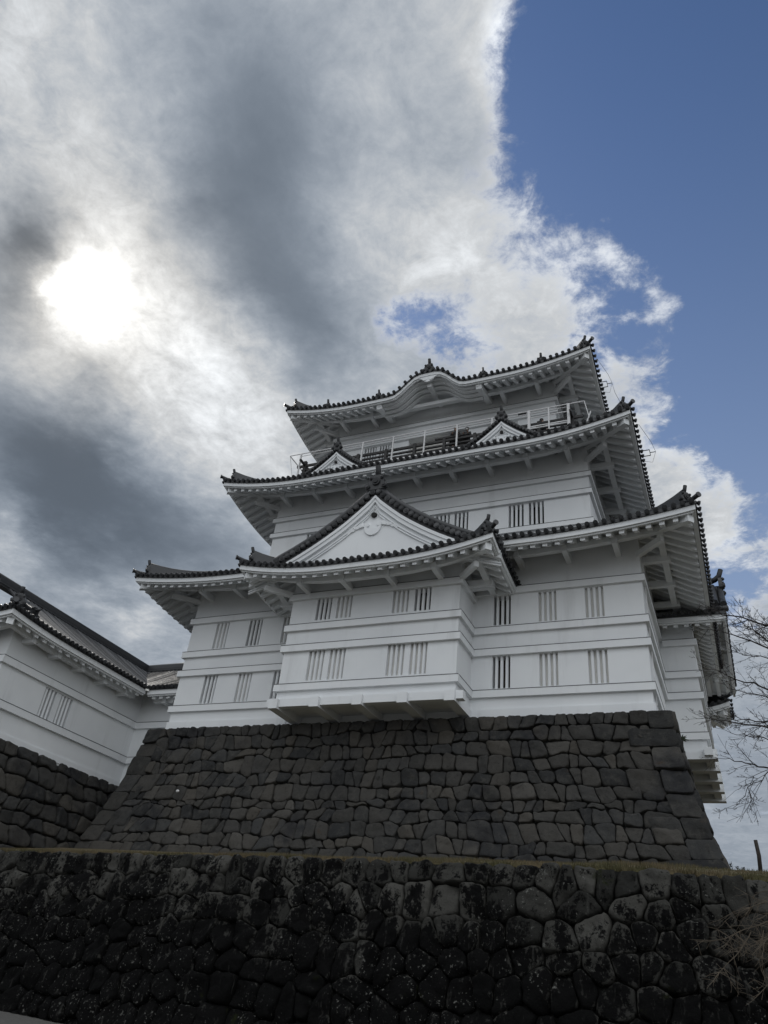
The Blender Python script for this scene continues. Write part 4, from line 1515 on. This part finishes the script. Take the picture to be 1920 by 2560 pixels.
rows = []
for i in range(81):
    s = CUM[-1] * i / 80
    p = line_at(s); r = []
    for f in (-.02, .0, .05, .12, .25, .45, .7, 1.0):
        y = p.y + .26 + (-2.16 - p.y) * f
        z = lawn_z(y, p.y, p.x) + .04 * noise.noise(V((p.x * .5, y * .6, 0)))
        if f < 0:
            z -= .3; y = p.y + .24
        r.append(V((p.x, y, z)))
    r.append(V((p.x, 8, -5.1))); r.append(V((p.x, 34, -5.4)))
    rows.append(r)
g = MB(); g.grid(rows, True)
lawn = g.build('lawn', GRASS)
tag(lawn, kind='structure')
ex = MB()      # the wide ground the castle hill stands on, out to the horizon
ex.grid([[V((x, y, -13.0)) for y in (-2500, -60, 34, 2500)] for x in (-2500, -60, 80, 2500)])
tag(ex.build('ground', GRAVEL), kind='structure')
pt = MB()
pt.grid([[V((x, y, -11.02 - .03 * (x - 6))) for y in frange(-60, -7, 4)] for x in frange(-60, 80, 5)])
tag(pt.build('path', GRAVEL), kind='structure')
# grass blades along the lip of the wall and in the foreground strip of the lawn
gr = random.Random(3)
bl = MB()
for k in range(26000):
    s = gr.uniform(8, CUM[-1] - 6)
    p = line_at(s)
    q = gr.random() ** 2.2
    y = p.y + .20 + q * 4.0
    z = lawn_z(y, p.y, p.x) + .04 * noise.noise(V((p.x * .5, y * .6, 0)))
    tall = .035 + .05 * gr.random() + (.05 if noise.noise(V((p.x * .35, 7, 0))) > .15 else 0)
    a = gr.uniform(0, 6.28); w = .008
    dx, dy = math.cos(a) * w, math.sin(a) * w
    lx, ly = gr.uniform(-.03, .03), gr.uniform(-.03, .03)
    o = len(bl.v)
    bl.v += [V((p.x - dx, y - dy, z - .01)), V((p.x + dx, y + dy, z - .01)), V((p.x + lx, y + ly, z + tall))]
    bl.f.append((o, o + 1, o + 2)); bl.sm.append(False)
for k in range(150):      # clumps that hang over the top stones
    s = gr.uniform(10, CUM[-1] - 6); p = line_at(s)
    for j in range(gr.randrange(8, 34)):
        x = p.x + gr.gauss(0, .12); y = p.y + gr.uniform(.02, .28); z = ZW - .06 + gr.uniform(-.02, .02)
        t = gr.uniform(.06, .17); lx, ly = gr.gauss(0, .04), gr.gauss(-.05, .05)
        o = len(bl.v)
        bl.v += [V((x - .007, y, z)), V((x + .007, y, z)), V((x + lx, y + ly, z + t))]
        bl.f.append((o, o + 1, o + 2)); bl.sm.append(False)
tag(bl.build('grass', GRASS), 'short dry grass along the top of the dark retaining wall', 'grass', kind='stuff')

# ================================================================== small things
po = MB()
po.tube([(26.9, -4.0, -5.5), (26.93, -4.0, -4.9), (26.90, -4.0, -4.46)], [.062, .060, .055], 9)
post = po.build('wooden_post', POSTW, None, origin=(26.9, -4, -5.4))
tag(post, 'lone dark wooden post standing on the grass at the right of the stone base', 'post')


def weed(x, y, z, hgt, nl, label, group=None):
    st = MB(); st.tube([(x, y, z - .05), (x + .02, y, z + hgt * .5), (x + .01, y, z + hgt)], [.008, .006, .003], 4)
    w = st.build('weed', LEAF, None, origin=(x, y, z))
    tag(w, label, 'weed', group)
    lf = MB(); r = random.Random(int(x * 100))
    for k in range(nl):
        h = z + hgt * r.uniform(.05, 1); a = r.uniform(0, 6.28); l = r.uniform(.04, .09)
        c = V((x, y, h)); d = V((math.cos(a), math.sin(a), r.uniform(.1, .7))) * l
        sd = V((-math.sin(a), math.cos(a), .1)) * l * .3
        lf.quad(c, c + d * .5 + sd, c + d, c + d * .5 - sd)
    lf.build('leaves', LEAF, w)


weed(26.12, -4.0, -5.30, .19, 26, 'upright leafy weed just right of the foot of the stone base')
weed(26.28, -4.0, -5.31, .08, 22, 'low weed on the grass between the upright weed and the post')
weed(26.45, -4.0, -5.33, .07, 26, 'low spreading weed on the grass, nearest the post')
for k, (x, z, lab) in enumerate(((24.86, .02, 'small fern growing from the right edge of the stone base below the overhang'),)):
    fr = MB(); r = random.Random(5)
    for q in range(14):
        a = r.uniform(-.5, 1.2); l = r.uniform(.15, .32)
        c = V((x + .05, -.9, z - .35)); d = V((math.cos(a), r.uniform(-.5, .3), math.sin(a) * .7 - .1)) * l
        fr.quad(c, c + d * .5 + V((0, 0, .03)), c + d, c + d * .5 - V((0, 0, .03)))
    tag(fr.build('fern', LEAF, None, origin=(x, -.9, z - .4)), lab, 'fern')
fl = MB(); fl.ball((2.68, -1.36, -2.35), .09, .05, .06)
tag(fl.build('pale_pebble', STEEL, None, origin=(2.68, -1.36, -2.35)), 'tiny white pebble caught in the left part of the stone base', 'pebble')

# bare tree at the right; its trunk stands outside the picture
TR = random.Random(12)
tree = thing('bare_tree', (32.5, -7.5, -5.6), 'bare leafless tree reaching dark twigs in from the right in front of the keep', 'tree')
tk = MB()
tk.tube([(32.5, -7.5, -6.2), (32.4, -7.5, -5.0), (32.1, -7.6, -3.8), (31.9, -7.6, -2.8), (31.6, -7.6, -1.9)], [.36, .28, .24, .22, .2], 12)
tk.build('trunk', BARK, tree)
crown = MB()


def branch(p, d, L, r, depth, droop):
    n = max(4, int(L / .22))
    pts = [V(p)]; d = V(d).normalized()
    for k in range(n):
        d = (d + V((TR.gauss(0, .10), TR.gauss(0, .10), TR.gauss(0, .10) + droop))).normalized()
        pts.append(pts[-1] + d * (L / n))
    rad = [max(.0045, r * (1 - .80 * k / n)) for k in range(n + 1)]
    crown.tube(pts, rad, 5 if r > .03 else 3, cap=False)
    if depth <= 0:
        return
    kids = int(L * (3.0 if depth > 1 else 3.8)) + 2
    for k in range(kids):
        f = TR.uniform(.18, 1.0)
        i = min(n - 1, int(f * n))
        dd = (pts[i + 1] - pts[i]).normalized()
        sd = dd.orthogonal().normalized()
        sd.rotate(Matrix.Rotation(TR.uniform(0, 6.28), 3, dd))
        nd = dd * TR.uniform(.55, 1.0) + sd * TR.uniform(.5, .9)
        branch(pts[i], nd, L * TR.uniform(.22, .48) * (1.15 - .5 * f), rad[i] * .55, depth - 1, droop * TR.uniform(.2, 1.4))


def limb(pts, r0, r1):
    pts = [V(q) for q in pts]
    fine = []
    for a, b in zip(pts[:-1], pts[1:]):
        for k in range(5):
            fine.append(a.lerp(b, k / 5) + V((TR.gauss(0, .03), TR.gauss(0, .03), TR.gauss(0, .03))))
    fine.append(pts[-1])
    n = len(fine) - 1
    rad = [r0 + (r1 - r0) * (k / n) ** .8 for k in range(n + 1)]
    crown.tube(fine, rad, 7, cap=False)
    L = sum((b - a).length for a, b in zip(pts[:-1], pts[1:]))
    for k in range(int(L * 5.0)):
        f = .12 + .88 * TR.random() ** 1.35; i = min(n - 1, int(f * n))
        dd = (fine[i + 1] - fine[i]).normalized()
        sd = dd.orthogonal().normalized(); sd.rotate(Matrix.Rotation(TR.uniform(0, 6.28), 3, dd))
        branch(fine[i], dd * TR.uniform(.6, 1.1) + sd * TR.uniform(.4, .8), TR.uniform(.7, 1.5) * (1.1 - .65 * f), rad[i] * .38 + .004, 2, TR.uniform(-.03, .03))


A0 = (31.6, -7.6, -1.9)
limb([A0, (29.8, -8, -.6), (28.1, -8, .75), (26.9, -8.1, 1.25), (26.3, -8, 1.75)], 0.062, .004)
limb([A0, (29.6, -8.2, -1.2), (28.0, -8.4, -.1), (26.9, -8.3, .55), (26.2, -8.2, .70)], 0.053, .004)
limb([A0, (29.4, -7.6, -2.0), (27.9, -7.4, -1.0), (26.8, -7.3, -.45), (26.0, -7.2, .0)], 0.056, .004)
limb([A0, (29.6, -7.0, -1.0), (28.3, -6.8, .6), (27.6, -6.7, 1.4), (27.0, -6.6, 2.2)], 0.056, .004)
limb([A0, (29.6, -8.3, -2.6), (27.7, -8.4, -2.45), (26.6, -8.3, -2.15), (25.7, -8.1, -1.95)], 0.053, .004)
limb([A0, (29.4, -7.8, -3.2), (27.5, -7.8, -3.35), (26.8, -7.8, -3.2), (26.05, -7.8, -3.0)], 0.050, .004)
limb([A0, (29.6, -7.2, -3.0), (27.9, -7.1, -1.9), (27.0, -7.1, -1.75), (26.1, -7.1, -1.6)], 0.043, .004)
limb([(27.6, -7.8, -3.35), (27.0, -7.9, -3.8), (26.6, -7.9, -4.3), (26.05, -7.9, -4.55)], 0.014, .004)
limb([A0, (31.0, -9, .2), (30.4, -9.6, 1.8), (29.4, -10, 3.2)], 0.062, .004)
limb([A0, (32.6, -6.5, .3), (33.2, -5.8, 2.0), (33.6, -5.4, 3.4)], 0.068, .004)
limb([(29.8, -8, -.6), (28.4, -7.6, -.2), (27.4, -7.3, .15), (26.6, -7.1, 1.0)], .03, .004)
limb([(29.4, -7.8, -3.2), (28.2, -8.2, -2.9), (27.2, -8.5, -2.7), (26.3, -8.7, -2.5)], .03, .004)
limb([(29.4, -7.6, -2.0), (28.2, -7.9, -1.5), (27.2, -8.1, -1.3), (26.5, -8.3, -1.05)], .03, .004)
limb([(29.6, -7.0, -1.0), (28.4, -7.2, .2), (27.7, -7.3, 1.0), (27.3, -7.3, 2.2)], .03, .004)
crown.build('crown', BARK, tree)

# dry vine hanging on the front wall at the right
VR = random.Random(4)
vn_ = MB()


def vine(p, d, L, r, depth):
    n = max(4, int(L / .12)); pts = [V(p)]; d = V(d).normalized()
    for k in range(n):
        d = (d + V((VR.gauss(0, .16), VR.gauss(0, .06), VR.gauss(0, .14) - .035))).normalized()
        q = pts[-1] + d * (L / n)
        # keep it just clear of the wall face
        w = -10.55 - .24 * (ZW - q.z) - .30
        if q.x > 25.5:
            w += (q.x - 25.5) * .24
        q.y = min(q.y, w)
        pts.append(q)
    vn_.tube(pts, [max(.0035, r * (1 - .7 * k / n)) for k in range(n + 1)], 4, cap=False)
    if depth > 0:
        for k in range(int(L * 5) + 2):
            i = VR.randrange(0, n)
            branch_d = V((VR.gauss(-.25, .7), 0, VR.gauss(-.45, .55)))
            vine(pts[i], branch_d, L * VR.uniform(.25, .55), r * .6, depth - 1)


for (p, d, L) in (((27.6, -11.2, -6.5), (-.55, 0, -.75), 1.5), ((27.4, -11.2, -6.8), (-.8, 0, -.55), 1.9), ((27.2, -11.3, -7.0), (-.35, 0, -.9), 1.5), ((26.9, -11.3, -7.5), (-.9, 0, -.25), 1.7), ((26.7, -11.3, -7.7), (-.15, 0, -1), 1.3), ((26.45, -11.3, -7.75), (-.3, 0, -1), 1.2), ((27.0, -11.3, -7.6), (.1, 0, -1), 1.4)):
    vine(p, d, L, .016, 2)
vine_o = vn_.build('dry_vine', VINE, None, origin=(27, -11.3, -9))
tag(vine_o, 'tangle of dry leafless vine stems hanging down the right end of the dark retaining wall', 'vine')


# ================================================================== people on the balcony
def person(loc, face, label, cap=None, mask=False, lean=.12, hgt=1.64):
    """standing figure: one skinned body surface, with hair, coat and headwear as its parts"""
    k = hgt / 1.7
    f = V((math.cos(face), math.sin(face), 0)); l = V((-f.y, f.x, 0)); u = V((0, 0, 1))
    P = lambda a, b, z: f * (a * k) + l * (b * k) + u * (z * k)
    J = []; E = []; Rr = []

    def j(pos, r, par=None):
        J.append(pos); Rr.append(r * k)
        if par is not None:
            E.append((par, len(J) - 1))
        return len(J) - 1
    pel = j(P(0, 0, .95), .14)
    waist = j(P(.02, 0, 1.12), .13, pel)
    ch = j(P(.05 + lean * .3, 0, 1.32), .155, waist)
    nb = j(P(.07 + lean * .6, 0, 1.45), .075, ch)
    nk = j(P(.09 + lean * .8, 0, 1.52), .052, nb)
    h1 = j(P(.12 + lean, 0, 1.60), .082, nk)
    h2 = j(P(.11 + lean, 0, 1.68), .088, h1)
    for sg in (-1, 1):
        hp = j(P(0, .10 * sg, .90), .10, pel); kn = j(P(.02, .11 * sg, .50), .062, hp); an = j(P(-.02, .11 * sg, .09), .042, kn)
        j(P(.14, .13 * sg, .04), .035, an)
        sh = j(P(.06 + lean * .4, .19 * sg, 1.40), .06, ch); el = j(P(.10 + lean, .25 * sg, 1.14), .046, sh); wr = j(P(.34 + lean, .17 * sg, 1.06), .030, el)
        pa = j(P(.40 + lean, .15 * sg, 1.06), .032, wr)
        for q, (a, b) in enumerate(((.11, -.03), (.12, -.01), (.115, .012), (.09, .03))):
            t1 = j(P(.40 + lean + a * .55, (.15 + b) * sg, 1.065), .011, pa); j(P(.40 + lean + a * .85, (.15 + b) * sg, 1.035), .009, t1)
        j(P(.43 + lean, (.15 - .055) * sg, 1.05), .011, pa)
    me = bpy.data.meshes.new('person')
    me.from_pydata([tuple(x) for x in J], E, [])
    ob = bpy.data.objects.new('person', me); COL.objects.link(ob); ob.location = loc
    ORG[ob] = V(loc)
    me.materials.append(SKIN)
    sk = ob.modifiers.new('skin', 'SKIN')
    for i, v in enumerate(me.skin_vertices[0].data):
        v.radius = (Rr[i], Rr[i]); v.use_root = (i == 0)
    ob.modifiers.new('sub', 'SUBSURF').levels = 1
    ob.modifiers['sub'].render_levels = 1
    tag(ob, label, 'person', 'visitors on the balcony')
    L_ = V(loc)
    c = MB()
    c.tube([L_ + P(0, 0, .55), L_ + P(0, 0, .9), L_ + P(.03, 0, 1.14), L_ + P(.05 + lean * .3, 0, 1.33), L_ + P(.07 + lean * .6, 0, 1.47)], [.22 * k, .20 * k, .18 * k, .215 * k, .09 * k], 12)
    for sg in (-1, 1):
        c.tube([L_ + P(.06 + lean * .4, .17 * sg, 1.41), L_ + P(.10 + lean, .25 * sg, 1.14), L_ + P(.33 + lean, .17 * sg, 1.06)], [.085 * k, .065 * k, .05 * k], 8)
    c.build('coat', COAT, ob)
    h = MB(); h.ball(L_ + P(.08 + lean, 0, 1.70), .125 * k, .125 * k, .115 * k)
    h.ball(L_ + P(.05 + lean, 0, 1.62), .11 * k, .115 * k, .11 * k)
    h.build('hair', HAIR, ob)
    fc = MB()
    fc.ball(L_ + P(.21 + lean, 0, 1.62), .018, .016, .022, 6, 4)
    for sg in (-1, 1):
        fc.ball(L_ + P(.115 + lean, .088 * sg, 1.63), .02, .012, .032, 6, 4)
    fc.build('face', SKIN, ob)
    if cap:
        a = MB(); a.ball(L_ + P(.10 + lean, 0, 1.74), .145 * k, .14 * k, .11 * k); a.tube([L_ + P(.16 + lean, 0, 1.72), L_ + P(.29 + lean, 0, 1.69)], [.11, .06], 8)
        a.build('cap', CAP, ob)
    if mask:
        a = MB(); a.ball(L_ + P(.165 + lean, 0, 1.59), .07, .085, .07, 8, 5); a.build('face_mask', CAP, ob)
    return ob


person((18.72, 3.55, 18.65), 0.05, 'person in a dark coat looking right, alone behind the white framed railing at the right', hgt=1.66)
person((13.55, 3.55, 18.93), -1.3, 'person in dark clothes wearing a white cap beside the dark balcony doorway', cap=True, hgt=1.80)
person((14.33, 3.55, 18.93), -1.5, 'dark-haired person wearing a white face mask, half hidden behind the balcony rail', mask=True, hgt=1.62)
